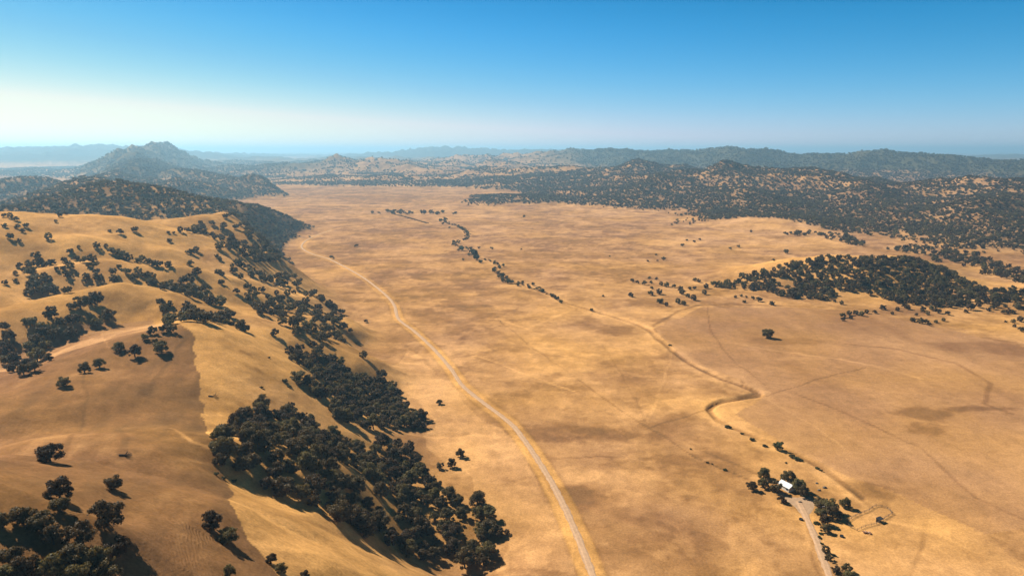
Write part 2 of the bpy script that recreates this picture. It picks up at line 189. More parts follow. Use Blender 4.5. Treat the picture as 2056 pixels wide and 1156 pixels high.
# woods: label, outline, spacing, crown width
WOODS = {'apron': ('oak of the scattered wood at the hillock foot',
           [(478.4, 850.7), (531.6, 813.6), (584.2, 837.8), (649.0, 840.9), (659.9, 822.1), (593.5, 814.9), (509.5, 797.3), (488.2, 822.9)], 13,
           8.0),
 'band': ('oak of the band on the bare foothill',
          [(622.9, 1598.5), (692.2, 1625.0), (780.6, 1586.0), (740.6, 1415.4), (731.8, 1359.0), (708.4, 1435.0), (697.5, 1554.8)], 15, 10),
 'band2': ('oak of the band below the range',
           [(753.9, 1362.7), (826.2, 1383.9), (884.2, 1287.5), (844.1, 1104.4), (728.9, 950.2), (794.8, 1153.2), (776.5, 1265.8)], 14, 10),
 'crest': ('small oak along the far shoulder of the near hill',
           [(-371.6, 833.4), (-372.8, 943.9), (-448.4, 1301.9), (-386.9, 1196.3), (-311.3, 900.3), (-319.5, 820.1), (-346.1, 799.9)], 12, 9.0),
 'foot': ('oak at the foot of the big wood near the road',
          [(-27.5, 353.2), (-19.2, 356.2), (-10.3, 340.3), (-7.3, 324.1), (-9.5, 309.0), (-10.5, 300.5), (-20.8, 311.3), (-23.4, 332.8)], 9.5, 8.5),
 'hillock': ('oak of the wooded hillock beyond the mown field',
             [(284.2, 974.7), (353.3, 1010.0), (396.1, 1006.5), (443.7, 1015.0), (502.6, 1014.2), (570.9, 1015.4), (671.9, 1079.1), (642.9, 960.6),
              (648.2, 904.6), (681.9, 886.7), (658.1, 853.5), (594.8, 853.9), (541.9, 830.2), (495.4, 858.5), (477.6, 899.9), (449.4, 911.3),
              (424.0, 884.6), (371.2, 868.5), (354.7, 930.0), (313.7, 953.6)],
             8.6, 8.6),
 'knoll': ('small oak dotted over the golden knoll in front of the wooded ridge',
           [(-399.6, 817.1), (-451.1, 968.4), (-427.9, 1015.5), (-540.0, 1457.4), (-496.8, 1513.2), (-459.0, 1363.2), (-372.8, 943.9),
            (-374.3, 839.8)],
           17, 9.5),
 'lower': ('dark oak in the big wood filling the hollow behind the lower golden spur',
           [(-128.7, 275.8), (-142.4, 319.8), (-150.1, 354.2), (-144.1, 375.1), (-134.3, 397.8), (-114.6, 380.3), (-98.8, 386.3), (-83.3, 397.9),
            (-70.7, 426.1), (-63.1, 407.4), (-50.0, 389.8), (-38.8, 369.2), (-28.8, 351.6), (-23.2, 328.9), (-10.8, 312.5), (-6.8, 300.7),
            (-18.7, 295.7), (-36.0, 300.3), (-53.1, 288.4), (-66.5, 269.2), (-79.9, 265.0), (-98.9, 266.7), (-109.9, 263.7), (-120.4, 260.4),
            (-125.8, 269.7)],
           7.6, 8.4),
 'middle': ('oak in the dense wood on the shaded flank above the road bend',
            [(-273.4, 657.1), (-278.4, 723.2), (-289.1, 833.2), (-257.1, 808.0), (-233.9, 807.7), (-205.4, 806.3), (-169.3, 675.4), (-147.1, 575.1),
             (-163.7, 558.2), (-178.0, 551.0), (-207.8, 566.4), (-255.5, 646.7)],
            12.0, 8.8),
 'slope': ('small oak scattered down the slope beside the valley edge',
           [(-344.3, 781.7), (-335.9, 832.7), (-315.7, 914.1), (-273.5, 902.6), (-265.3, 834.6), (-296.8, 821.3), (-286.3, 730.4), (-274.0, 658.8),
            (-292.7, 657.9), (-333.0, 741.2)],
           17, 9.0),
 'strip': ('oak in the long strip of wood running down the gully to the valley edge',
           [(-234.7, 513.9), (-209.4, 507.3), (-196.3, 533.4), (-172.2, 545.1), (-160.9, 547.8), (-137.7, 553.1), (-120.8, 604.1), (-122.6, 559.8),
            (-147.3, 541.8), (-174.5, 539.3), (-202.3, 528.4)],
           9.5, 8.6),
 'upper': ('dark oak in the upper wood between the bright spur and the alluvial fans',
           [(-174.9, 520.7), (-157.5, 534.9), (-140.9, 532.0), (-123.6, 525.3), (-103.8, 547.9), (-86.5, 516.2), (-65.3, 474.3), (-57.0, 458.9),
            (-72.3, 447.7), (-93.3, 417.2), (-116.4, 409.0), (-132.4, 424.5), (-145.0, 434.8), (-162.7, 472.3)],
           7.2, 8.4),
 'west': ('oak in the wood on the hill crest behind the brown hump',
          [(-328.5, 628.7), (-325.6, 647.4), (-298.8, 650.0), (-259.1, 579.5), (-241.5, 577.7), (-219.9, 554.4), (-220.3, 490.2), (-214.8, 457.6),
           (-237.1, 457.8), (-283.7, 535.9)],
          11, 9.2)}
# trees told apart one by one: label, group, (x, y, crown width)
CLUSTERS = {'above_fence': ('oak of the row of small trees on the watershed beside the fence-line spur', 'watershed oaks',
                 [(-245.4, 409.8, 8.4), (-231.4, 402.6, 9.5), (-219.7, 411.4, 10.0), (-230.4, 424.9, 4.5), (-238.0, 426.8, 5.8), (-238.2, 437.9, 7.6),
                  (-232.6, 443.3, 8.0), (-227.8, 443.0, 7.3)]),
 'bare_dots': ('small oak standing singly on the bare upper golden slope', 'single oaks on the upper slope',
               [(-435.1, 754.9, 8.3), (-446.5, 755.0, 4.4), (-429.6, 776.4, 9.1), (-405.8, 803.2, 4.7), (-401.2, 806.8, 4.1), (-393.6, 780.4, 7.4),
                (-359.0, 757.9, 10.0), (-359.9, 772.2, 8.0), (-337.3, 771.4, 6.3), (-361.8, 753.3, 5.5), (-343.2, 718.7, 8.5), (-312.4, 665.7, 9.9),
                (-304.3, 705.3, 7.3), (-313.1, 753.3, 5.6)]),
 'big_grove_oak': ('big spreading oak at the downhill edge of the shoulder grove', None, [(-100.9, 155.2, 8.7)]),
 'creek': ('leafy creek tree on the dry winding creek across the plain', 'trees along the upper creek',
           [(-198.6, 1902.5, 12.5), (-191.3, 1942.8, 9.9), (-186.1, 1833.0, 9.4), (-160.6, 1743.4, 7.6), (-126.0, 1723.0, 10.1),
            (-125.3, 1459.0, 8.6), (-123.2, 1420.8, 7.3), (-99.6, 1340.0, 11.8), (-77.6, 1301.5, 13.4), (-70.3, 1271.0, 15.0), (-64.9, 1221.4, 12.6),
            (-55.2, 1185.9, 8.8), (-80.6, 1272.4, 7.5), (-88.0, 1216.3, 5.4), (-31.1, 1170.7, 6.1), (-15.3, 1148.1, 6.8), (-20.9, 1130.2, 5.9),
            (-29.2, 1095.6, 8.1), (-15.6, 1050.6, 10.1), (-21.0, 1047.9, 5.4), (-13.5, 1010.1, 7.5), (-6.7, 999.1, 8.9), (0.0, 998.4, 7.4),
            (8.0, 979.4, 7.3), (15.7, 1003.4, 5.2), (30.7, 982.6, 5.8), (35.0, 959.5, 4.3), (43.4, 939.8, 7.0), (57.4, 905.3, 5.4),
            (59.9, 881.7, 5.9), (63.4, 865.4, 6.5)]),
 'creek_farm': ('small leafy tree on the creek bank above the farm', None, [(176.2, 422.5, 7.6)]),
 'creek_lone': ('lone small creek tree on the bank past the end of the creek trees', 'lone creek-bank trees',
                [(97.9, 822.0, 5.5), (123.6, 905.1, 4.1)]),
 'crest_dots': ('small oak dotted on the skyline of the near hill', 'small oaks on the hill skyline',
                [(-550.8, 740.9, 5.9), (-542.6, 739.2, 7.0), (-533.2, 734.5, 6.4), (-524.5, 704.1, 6.7), (-516.5, 712.0, 6.8), (-507.2, 704.9, 5.7),
                 (-514.7, 722.3, 6.9), (-496.0, 671.5, 8.4), (-486.7, 670.4, 4.9), (-471.6, 691.2, 8.6), (-504.0, 753.8, 4.4), (-514.7, 777.8, 6.8),
                 (-518.5, 794.5, 5.2), (-435.7, 666.9, 7.4), (-434.3, 678.7, 4.0)]),
 'east': ('oak of the scattered trees at the far end of the mown field', "oaks at the field's far end",
          [(596.1, 806.4, 7.3), (603.7, 808.6, 7.3), (609.7, 808.5, 7.3), (569.4, 764.4, 4.0), (576.1, 761.8, 5.7), (589.4, 768.2, 8.1),
           (563.7, 743.0, 4.5), (557.3, 722.8, 7.6), (750.1, 1072.3, 11.1), (764.3, 1077.7, 9.6), (784.6, 1079.2, 9.6), (815.2, 1086.0, 6.4),
           (777.2, 1159.1, 7.7), (756.5, 1206.8, 12.5), (764.1, 1206.0, 10.7)]),
 'edge': ('small dark oak at the near rim of the lower golden spur', 'oaks at the rim of the lower spur',
          [(-70.5, 179.9, 3.8), (-73.8, 160.3, 3.4), (-66.5, 176.9, 4.0), (-61.3, 181.2, 3.8)]),
 'fan_bush': ('small lone oak bush on the pale fan beside the road', None, [(-56.8, 505.2, 5.8)]),
 'farm_big': ('large tree of the clump beside the farm drive', 'clump beside the drive',
              [(172.1, 348.5, 8.9), (174.0, 343.0, 10.4), (172.8, 336.1, 9.1), (167.1, 337.8, 7.5), (165.8, 330.1, 6.9), (162.7, 322.8, 6.2)]),
 'farm_house': ('dark tree crowding round the white-roofed farmhouse', 'trees round the farmhouse',
                [(164.4, 375.9, 10.1), (166.3, 366.2, 9.9), (153.2, 365.2, 8.1), (166.5, 359.7, 7.7), (152.0, 353.2, 5.6)]),
 'farm_left': ('round oak of the three beside the white-roofed farmhouse', 'three oaks by the farmhouse',
               [(139.9, 367.7, 7.3), (152.2, 382.5, 8.4), (147.4, 370.6, 7.3)]),
 'farm_low': ('dark tree lining the drive below the farm clump', 'drive-side trees', [(154.4, 303.7, 4.9), (153.3, 298.0, 4.1), (152.0, 288.0, 5.1)]),
 'farm_low_olive': ('pale olive bushy tree beside the lower drive', 'olive trees by the lower drive', [(157.4, 288.5, 5.6), (155.8, 282.2, 6.9)]),
 'farm_olive': ('pale olive tree at the outer end of the farm clump', None, [(185.0, 348.2, 7.2)]),
 'field_oak': ('lone wide oak in the middle of the mown field', None, [(269.7, 697.5, 13.2)]),
 'grove': ('oak in the loose grove on the grazed brown shoulder', 'oaks of the shoulder grove',
           [(-111.2, 154.1, 5.4), (-114.5, 145.8, 6.2), (-110.1, 145.5, 6.6), (-101.8, 145.9, 7.5), (-105.7, 142.7, 5.5), (-94.6, 148.3, 6.1),
            (-109.4, 134.7, 5.8), (-116.8, 142.8, 4.7), (-100.0, 139.0, 7.8), (-96.2, 141.6, 7.9), (-92.4, 139.5, 7.6), (-101.1, 133.9, 7.5),
            (-104.5, 131.5, 7.4), (-107.2, 129.1, 6.3), (-95.5, 134.8, 7.6)]),
 'grove_top': ('wide flat-topped oak at the upper end of the shoulder grove', None, [(-115.9, 160.9, 7.9)]),
 'gully2': ('oak in the gully grove below the upper golden slope', 'upper gully grove',
            [(-416.9, 583.3, 13.0), (-408.5, 581.3, 12.1), (-413.2, 572.4, 11.1), (-419.0, 590.9, 12.3), (-399.5, 583.8, 9.6), (-353.5, 531.1, 8.7),
             (-417.3, 598.7, 8.0), (-411.8, 596.0, 8.0), (-456.3, 648.3, 10.5), (-445.7, 635.4, 10.3), (-450.2, 628.9, 8.4), (-435.3, 608.1, 10.8),
             (-444.9, 614.4, 7.3), (-437.6, 640.9, 9.5), (-439.1, 633.8, 7.5), (-455.7, 623.6, 6.5), (-437.6, 591.0, 5.3), (-447.5, 605.7, 4.5),
             (-438.3, 579.9, 6.0), (-433.1, 652.5, 6.7), (-418.6, 634.4, 7.5), (-408.0, 621.7, 8.3), (-412.1, 618.1, 6.4), (-417.0, 616.4, 5.5),
             (-424.5, 658.3, 6.8), (-406.4, 641.3, 8.5), (-399.9, 642.4, 9.5), (-395.9, 630.6, 7.5), (-402.5, 609.2, 8.1), (-387.5, 610.1, 8.1),
             (-382.8, 618.7, 7.3), (-376.3, 610.0, 9.1), (-386.5, 605.0, 5.4)]),
 'hill_foot': ('oak dotted along the field edge below the wooded hillock', 'oaks along the field edge',
               [(300.1, 897.6, 4.7), (310.9, 906.0, 5.4), (315.3, 899.0, 4.0), (302.1, 867.6, 5.8), (320.5, 888.8, 6.0), (323.6, 873.3, 9.1),
                (333.1, 853.4, 8.3), (421.6, 870.8, 5.2), (423.6, 857.1, 6.4)]),
 'hollow': ('oak in the gully wood beside the brown hump', 'gully oaks by the hump',
            [(-322.6, 515.5, 13.9), (-324.6, 500.7, 12.0), (-328.5, 496.1, 8.2), (-334.3, 481.3, 11.6), (-342.6, 470.8, 10.6), (-324.3, 477.9, 9.3),
             (-320.2, 482.9, 10.9), (-353.6, 460.1, 8.3), (-344.2, 451.9, 8.9), (-312.9, 468.9, 9.6), (-329.8, 465.9, 12.0), (-322.1, 464.6, 10.5),
             (-328.3, 455.2, 10.3), (-329.1, 448.7, 9.5), (-319.9, 451.1, 9.2), (-332.9, 468.3, 9.9), (-291.6, 410.4, 8.4), (-308.4, 425.5, 11.0),
             (-305.6, 412.2, 10.1), (-272.6, 373.1, 8.0), (-274.9, 367.4, 8.4), (-307.6, 403.2, 8.6), (-326.1, 429.7, 8.5), (-329.3, 425.9, 8.4),
             (-336.0, 437.1, 8.6), (-341.0, 440.4, 8.7)]),
 'hollow_edge': ('oak of the three along the gully edge beside the fence-line spur', 'three gully-edge oaks',
                 [(-240.3, 380.9, 7.8), (-241.3, 368.5, 8.2), (-233.4, 338.5, 7.3)]),
 'hump_pair': ('oak of the two dark trees on the brown hump', 'two oaks on the hump', [(-306.0, 488.2, 10.3), (-304.0, 500.2, 10.9)]),
 'knot': ('oak in the loose stand between the creek and the wooded hillock', 'loose stand by the hillock',
          [(180.8, 1010.1, 7.5), (187.2, 999.8, 6.7), (195.3, 987.5, 8.8), (211.7, 1033.4, 6.1), (220.7, 1025.2, 6.1), (207.1, 998.8, 5.2),
           (199.3, 956.5, 5.7), (190.2, 914.2, 9.5), (203.1, 920.6, 9.6), (218.5, 982.7, 7.3), (224.2, 972.3, 8.7), (233.3, 968.0, 7.2),
           (237.1, 944.7, 9.8), (234.0, 920.8, 9.6), (237.2, 900.6, 8.1), (239.9, 882.4, 9.2), (192.0, 865.0, 10.3), (196.7, 848.5, 6.3),
           (214.7, 862.5, 8.4), (219.9, 854.8, 7.7), (252.9, 951.8, 6.4), (260.3, 955.4, 6.4), (264.8, 920.4, 8.2), (278.5, 962.0, 8.6),
           (276.2, 1016.5, 7.5), (280.4, 1006.8, 6.7)]),
 'knot_lone': ('lone oak standing apart on the creek side of the loose stand', None, [(161.1, 903.7, 8.1)]),
 'lone_shoulder': ('lone dark oak at the rim of the hollow on the grazed brown shoulder', None, [(-149.3, 205.4, 8.7)]),
 'pair': ('oak of the pair beside the grazing boundary on the brown slope', 'pair by the grazing boundary',
          [(-88.4, 183.4, 6.5), (-82.6, 180.1, 6.4)]),
 'plain': ('small oak standing alone on the dry plain before the bare foothill', 'lone plain oaks',
           [(409.6, 1057.0, 5.5), (526.9, 1300.7, 11.5), (436.5, 1354.7, 7.0), (461.9, 1380.6, 8.1), (352.0, 1400.1, 9.3), (392.8, 1461.8, 7.5),
            (384.0, 1490.9, 6.6), (414.7, 1499.2, 6.6), (470.3, 1025.4, 6.8), (577.0, 1642.1, 7.2), (35.7, 2041.4, 8.9)]),
 'row': ('oak of the low row on the rise beside the lone field oak', 'low row of oaks',
         [(392.3, 785.9, 8.3), (405.3, 798.1, 7.2), (414.6, 801.3, 8.4), (419.0, 795.6, 7.2), (431.4, 808.2, 6.1), (384.3, 770.4, 5.8),
          (398.3, 780.0, 5.9), (461.6, 828.5, 9.9), (441.0, 808.1, 6.1), (459.1, 802.5, 4.8), (476.1, 821.2, 6.2)]),
 'row2': ('oak of the dark clump beside the low row', 'dark clump in the field',
          [(464.0, 767.1, 8.1), (467.9, 759.9, 8.0), (474.0, 757.7, 8.0), (471.4, 747.6, 5.6), (487.1, 761.4, 5.7), (500.7, 769.5, 5.2),
           (485.0, 797.2, 4.8), (500.6, 800.4, 6.0), (525.4, 800.7, 7.2)]),
 'shadow_oak': ('round oak throwing a long shadow down the grazed brown slope', None, [(-116.7, 184.5, 5.5)]),
 'slope_end': ('small oak at the foot of the near hill by the upper road', 'oaks at the hill foot',
               [(-167.8, 762.1, 5.7), (-163.9, 669.0, 6.1), (-2.6, 324.3, 3.4)]),
 'string': ('oak in the string of trees slanting across the upper golden slope', 'slanting string of oaks',
            [(-421.8, 688.5, 8.1), (-417.4, 696.5, 5.1), (-405.5, 686.5, 9.1), (-399.6, 685.3, 10.1), (-394.5, 684.8, 10.1), (-388.2, 682.0, 10.1),
             (-381.7, 689.0, 9.2), (-383.0, 699.1, 9.3), (-359.6, 667.5, 8.9), (-351.5, 661.3, 8.8), (-345.8, 660.4, 8.8), (-339.4, 665.3, 8.9)]),
 'string2': ('oak in the broken line of trees above the brown hump', 'line of oaks above the hump',
             [(-369.5, 622.5, 8.3), (-363.4, 611.6, 9.1), (-372.3, 637.9, 6.1), (-360.6, 629.6, 8.4), (-351.3, 622.8, 9.2), (-353.8, 636.6, 8.5),
              (-345.2, 633.2, 9.4), (-337.8, 623.6, 8.3), (-332.8, 622.5, 8.3), (-338.4, 632.4, 8.4)]),
 'valley_three': ('tall oak by the foot of the big wood casting a long shadow', 'three oaks by the wood',
                  [(-33.2, 411.2, 7.1), (-37.7, 396.4, 6.8), (-44.8, 393.1, 5.6)])}
SHRUBS = {'creek_low': ('low dark shrub on the creek bank between meander and farm', 'creek-bank shrubs',
               [(154.6, 458.9, 5.3), (160.9, 447.9, 3.1), (164.3, 437.5, 4.4), (169.5, 427.4, 4.0), (180.9, 411.0, 4.5), (182.6, 407.4, 4.5),
                (184.8, 405.7, 3.2), (190.4, 395.2, 3.1), (191.3, 392.4, 2.5)]),
 'drive': ('low shrub at the edge of the farm drive', 'drive-edge shrubs',
           [(161.9, 330.9, 3.2), (157.3, 317.4, 2.5), (159.6, 320.8, 2.3), (156.1, 311.9, 2.0)]),
 'field_bush': ('tiny dark bush beside the creek bend fence', None, [(160.5, 668.8, 4.0)]),
 'gully_low': ('small shrub along the dry rill beside the farmhouse', 'rill shrubs',
               [(132.0, 393.1, 3.1), (118.7, 423.3, 1.7), (123.9, 402.9, 2.2), (126.5, 401.1, 1.9), (173.7, 402.6, 1.9)]),
 'spur': ('low dark scrub bush on the bright golden spur', 'scrub on the spur',
          [(-155.1, 402.2, 2.5), (-169.7, 457.8, 2.1), (-148.7, 426.1, 4.6), (-144.8, 421.9, 3.2), (-149.8, 391.5, 2.4), (-119.3, 254.7, 2.8),
           (-117.2, 256.3, 2.8), (-114.4, 259.9, 2.5)])}
# farmyard things
SPOT = {'b1': (183.8, 370.2),
 'b2': (179.2, 367.2),
 'b3': (181.5, 375.7),
 'b4': (162.2, 353.3),
 'barn_far': (-311.1, 2157.7),
 'dead1': (-171.6, 366.1),
 'dead2': (-142.1, 229.9),
 'house': (160.8, 368.9),
 'scrap': (183.9, 321.6),
 'shed': (174.5, 344.7),
 'shelter': (196.2, 332.8),
 'tank': (155.1, 334.8),
 'tank2': (169.2, 318.4)}
CORRALS = [[(179.9, 324.0), (186.3, 327.8), (193.3, 330.3), (200.5, 335.8), (207.1, 340.4)], [(196.5, 344.1), (202.8, 348.9), (207.7, 346.2), (207.1, 340.4)],
 [(179.9, 324.0), (177.5, 330.3), (186.2, 338.4), (196.5, 344.1)]]
HEDGE = [(-372.1, 2138.0), (-304.6, 2009.0), (-230.3, 1855.4)]
CHANNELS = [(CREEK, 3.6, 1.8)]+GULLIES
# ---------------------------------------------------------------- terrain functions (pure numpy, metres)
def _hash(ix, iy, seed):
    h = (ix.astype(np.uint32)*np.uint32(374761393) + iy.astype(np.uint32)*np.uint32(668265263)
         + np.uint32((seed*2246822519) & 0xffffffff))
    h = (h ^ (h >> np.uint32(13)))*np.uint32(1274126177)
    return h ^ (h >> np.uint32(16))
def noise(x, y, seed=0):
    """gradient noise, about -1..1"""
    fx, fy = np.floor(x), np.floor(y)
    ix, iy = fx.astype(np.int64), fy.astype(np.int64)
    x = x-fx; y = y-fy
    u = x*x*x*(x*(x*6-15)+10); v = y*y*y*(y*(y*6-15)+10)
    def g(dx, dy):
        a = _hash(ix+dx, iy+dy, seed).astype(np.float64)*(2*math.pi/4294967296.0)
        return np.cos(a)*(x-dx)+np.sin(a)*(y-dy)
    n0 = g(0, 0)*(1-u)+g(1, 0)*u
    n1 = g(0, 1)*(1-u)+g(1, 1)*u
    return (n0*(1-v)+n1*v)*1.5
def fbm(x, y, lam, octv=4, seed=0, gain=.5):
    s = 0.0; a = 1.0; tot = 0.0; f = 1.0/lam
    for i in range(octv):
        s = s+a*noise(x*f+i*17.3, y*f-i*9.1, seed+i); tot += a; a *= gain; f *= 2.03
    return s/tot
def ridged(x, y, lam, octv=4, seed=0):
    s = 0.0; a = 1.0; tot = 0.0; f = 1.0/lam; w = 1.0
    for i in range(octv):
        n = 1-np.abs(noise(x*f+i*31.7, y*f+i*11.9, seed+i)); n = n*n
        s = s+a*n*w; tot += a; w = np.clip(n*1.6, 0, 1); a *= .5; f *= 2.05
    return s/tot
def sstep(a, b, x):
    t = np.clip((x-a)/(b-a), 0, 1); return t*t*(3-2*t)
def smax(a, b, k):
    h = np.clip(.5+.5*(a-b)/k, 0, 1)
    return b*(1-h)+a*h+k*h*(1-h)
def poly_dist(x, y, pts):
    """distance to a polyline and the arc position (segment index + fraction)"""
    best = np.full(x.shape, 1e18); arc = np.zeros(x.shape)
    for i in range(len(pts)-1):
        ax, ay = pts[i][0], pts[i][1]; bx, by = pts[i+1][0], pts[i+1][1]
        dx, dy = bx-ax, by-ay; L = dx*dx+dy*dy+1e-9
        t = np.clip(((x-ax)*dx+(y-ay)*dy)/L, 0, 1)
        d = (x-ax-t*dx)**2+(y-ay-t*dy)**2
        m = d < best
        best = np.where(m, d, best); arc = np.where(m, i+t, arc)
    return np.sqrt(best), arc
def near_box(x, y, pts, pad):
    px = [p[0] for p in pts]; py = [p[1] for p in pts]
    return (x > min(px)-pad) & (x < max(px)+pad) & (y > min(py)-pad) & (y < max(py)+pad)
def in_poly(x, y, poly):
    c = np.zeros(x.shape, bool); n = len(poly); j = n-1
    for i in range(n):
        xi, yi = poly[i][0], poly[i][1]; xj, yj = poly[j][0], poly[j][1]
        if yi != yj:
            c ^= ((yi > y) != (yj > y)) & (x < (xj-xi)*(y-yi)/(yj-yi)+xi)
        j = i
    return c

def ridge_height(x, y, pts, slope, rnd, wob):
    """highest of the cones swept along a crest line: continuous everywhere"""
    best = np.full(x.shape, -1e9)
    for p, q in zip(pts[:-1], pts[1:]):
        dx, dy = q[0]-p[0], q[1]-p[1]
        t = np.clip(((x-p[0])*dx+(y-p[1])*dy)/(dx*dx+dy*dy+1e-9), 0, 1)
        d = np.hypot(x-p[0]-t*dx, y-p[1]-t*dy)*(1+wob)
        best = smax(best, p[2]+(q[2]-p[2])*t-slope*(np.sqrt(d*d+rnd*rnd)-rnd), 3.0)
    return best

def height(x, y, channels=True):
    x = np.asarray(x, float); y = np.asarray(y, float)
    R = np.hypot(x, y)
    wx = x+14*fbm(x, y, 160, 3, 71)+4*fbm(x, y, 40, 2, 73); wy = y+14*fbm(x, y, 160, 3, 72)+4*fbm(x, y, 40, 2, 74)
    far = sstep(1500, 2600, R)
    wx = wx+far*150*fbm(x, y, 1500, 3, 75); wy = wy+far*150*fbm(x, y, 1500, 3, 76)
    h = np.full(x.shape, -30.0)
    for name, (pts, slope, rnd, k) in RIDGES.items():
        zmax = max(p[2] for p in pts); pad = (zmax+60)/slope/.65+rnd+k+300
        m = near_box(x, y, pts, pad)
        if not m.any(): continue
        w = .22*fbm(x[m], y[m], max(90, rnd*4), 3, 5+len(name)+int(abs(pts[0][0])) % 97)
        hm = ridge_height(wx[m], wy[m], pts, slope, rnd, w)
        if name in LEFT:      # the western hills run out at the valley edge
            fade = sstep(40, -150 if name in ('B', 'Bn', 'Bs', 'E') else -50 if name in ('C', 'D', 'E1') else -95, x[m]-np.interp(y[m], [p[1] for p in TOE], [p[0] for p in TOE])+18*fbm(x[m], y[m], 130, 2, 61))
            hm = -6+(np.maximum(hm, -6)+6)*fade
        h[m] = smax(h[m], hm, k)
    # rolling hills at the head of the valley and beyond the ranges
    cen = sstep(4300, 6500, y)*sstep(3200, 1800, x)*sstep(-6500, -2500, x)
    rol = cen*(-25+130*ridged(x, y, 1700, 4, 31)+30*fbm(x, y, 500, 3, 35))
    oth = sstep(9000, 12000, R)*(-40+150*ridged(x, y, 3200, 4, 41))
    h = smax(h, np.maximum(rol, oth)-6, 20)
    for pts, wid, dep in HOLLOWS:
        m = near_box(x, y, pts, wid*3)
        if m.any():
            d, arc = poly_dist(wx[m], wy[m], pts)
            h[m] -= dep*np.exp(-(d/wid)**2)*sstep(0, 2.2, arc)
    hill = sstep(0, 45, h)
    near = 1-sstep(1300, 2200, R)
    # spurs and gullies cut into the slopes
    h = h+hill*near*(1.9*fbm(x, y, 60, 4, 11)+.45*fbm(x, y, 14, 3, 15)+3.0*(ridged(x, y, 110, 2, 12)-.5))
    side = sstep(700, 1500, x+.25*y-300)
    h = h+(1-near)*sstep(0, 60, h)*(.62-.14*sstep(-300, 300, x)+.10*side-.28*sstep(3500, 4600, R)*sstep(-300, 300, x))*np.clip(h, 0, 170)*(ridged(x, y, 620, 5, 13)-.48)*1.5
    h = h+(1-near)*hill*7*fbm(x, y, 120, 3, 14)
    floor = 1.4*fbm(x, y, 260, 3, 21)+.35*fbm(x, y, 45, 3, 22)+.10*fbm(x, y, 9, 2, 23)
    h = smax(h, floor, 9)
    if channels:
        for pts, wid, dep in CHANNELS:
            m = near_box(x, y, pts, 60)
            if not m.any(): continue
            px = x[m]+3*fbm(x[m], y[m], 30, 2, 51); py = y[m]+3*fbm(x[m], y[m], 30, 2, 52)
            d, _ = poly_dist(px, py, pts)
            cut = np.clip(.45+.9*fbm(x[m], y[m], 90, 2, 53)+.6*np.exp(-((y[m]-522)/34)**2), .38, 1.1)
            wv = wid*np.clip(.9+.6*fbm(x[m], y[m], 45, 2, 54), .5, 1.4)
            h[m] -= dep*(1-sstep(wv*.35, wv, d))*cut
    return h
# terrain sheet
def terrain_mesh():
    front = np.radians(np.arange(-43, 43.01, .12))
    rest = np.radians(np.concatenate([np.arange(44.5, 180, 3.0), np.arange(180, 315.5, 3.0)]))
    az = np.concatenate([front, rest])
    r = [2.0, 15, 30, 45, 60, 75]
    while r[-1] < 70000:
        q = r[-1]
        k = .02 if q < 150 else .0052 if q < 1300 else .008 if q < 6000 else .02
        r.append(q*(1+k))
    r = np.array(r)
    A, Rr = np.meshgrid(az, r, indexing='ij')
    X, Y = Rr*np.sin(A), Rr*np.cos(A)
    Z = height(X.ravel(), Y.ravel()).reshape(X.shape)
    n, m = X.shape
    print('terrain verts', n*m)
    i = np.arange(n)[:, None]; j = np.arange(m-1)[None, :]
    i2 = (i+1) % n
    quads = np.stack([i*m+j+0*i, i2*m+j, i2*m+j+1, i*m+j+1], -1).reshape(-1, 4)
    me = bpy.data.meshes.new('terrain')
    V = np.stack([X.ravel(), Y.ravel(), Z.ravel()], 1)
    me.vertices.add(len(V)); me.vertices.foreach_set('co', V.ravel().astype(np.float32))
    me.loops.add(quads.size); me.loops.foreach_set('vertex_index', quads.ravel().astype(np.int32))
    me.polygons.add(len(quads)); me.polygons.foreach_set('loop_start', np.arange(0, quads.size, 4, dtype=np.int32))
    me.polygons.foreach_set('use_smooth', np.ones(len(quads), bool))
    me.update(calc_edges=True)
    return me, X, Y, Z
me, TX, TY, TZ = terrain_mesh()
terrain = bpy.data.objects.new('terrain', me); COL.objects.link(terrain); terrain['kind'] = 'structure'
# ---------------------------------------------------------------- materials
def new_mat(name):
    m = bpy.data.materials.new(name); m.use_nodes = True
    n = m.node_tree; b = n.nodes['Principled BSDF']
    b.inputs['Specular IOR Level'].default_value = .15
    return m, n, b
def nd(n, t, **kw):
    x = n.nodes.new(t)
    for k, v in kw.items():
        if k in x.inputs: x.inputs[k].default_value = v
        else: setattr(x, k, v)
    return x
def rgb_noise(n, vec, scale, lo, hi, detail=4, rough=.6):
    """noise mapped to a grey factor between lo and hi"""
    a = nd(n, 'ShaderNodeTexNoise'); a.inputs['Scale'].default_value = scale; a.inputs['Detail'].default_value = detail; a.inputs['Roughness'].default_value = rough
    n.links.new(vec, a.inputs['Vector'])
    r = nd(n, 'ShaderNodeMapRange'); r.inputs['From Min'].default_value = .3; r.inputs['From Max'].default_value = .7
    r.inputs['To Min'].default_value = lo; r.inputs['To Max'].default_value = hi
    n.links.new(a.outputs['Fac'], r.inputs['Value'])
    return r.outputs[0], a.outputs['Fac']
def mul(n, a, b):
    x = nd(n, 'ShaderNodeVectorMath', operation='MULTIPLY'); n.links.new(a, x.inputs[0]); n.links.new(b, x.inputs[1]); return x.outputs[0]
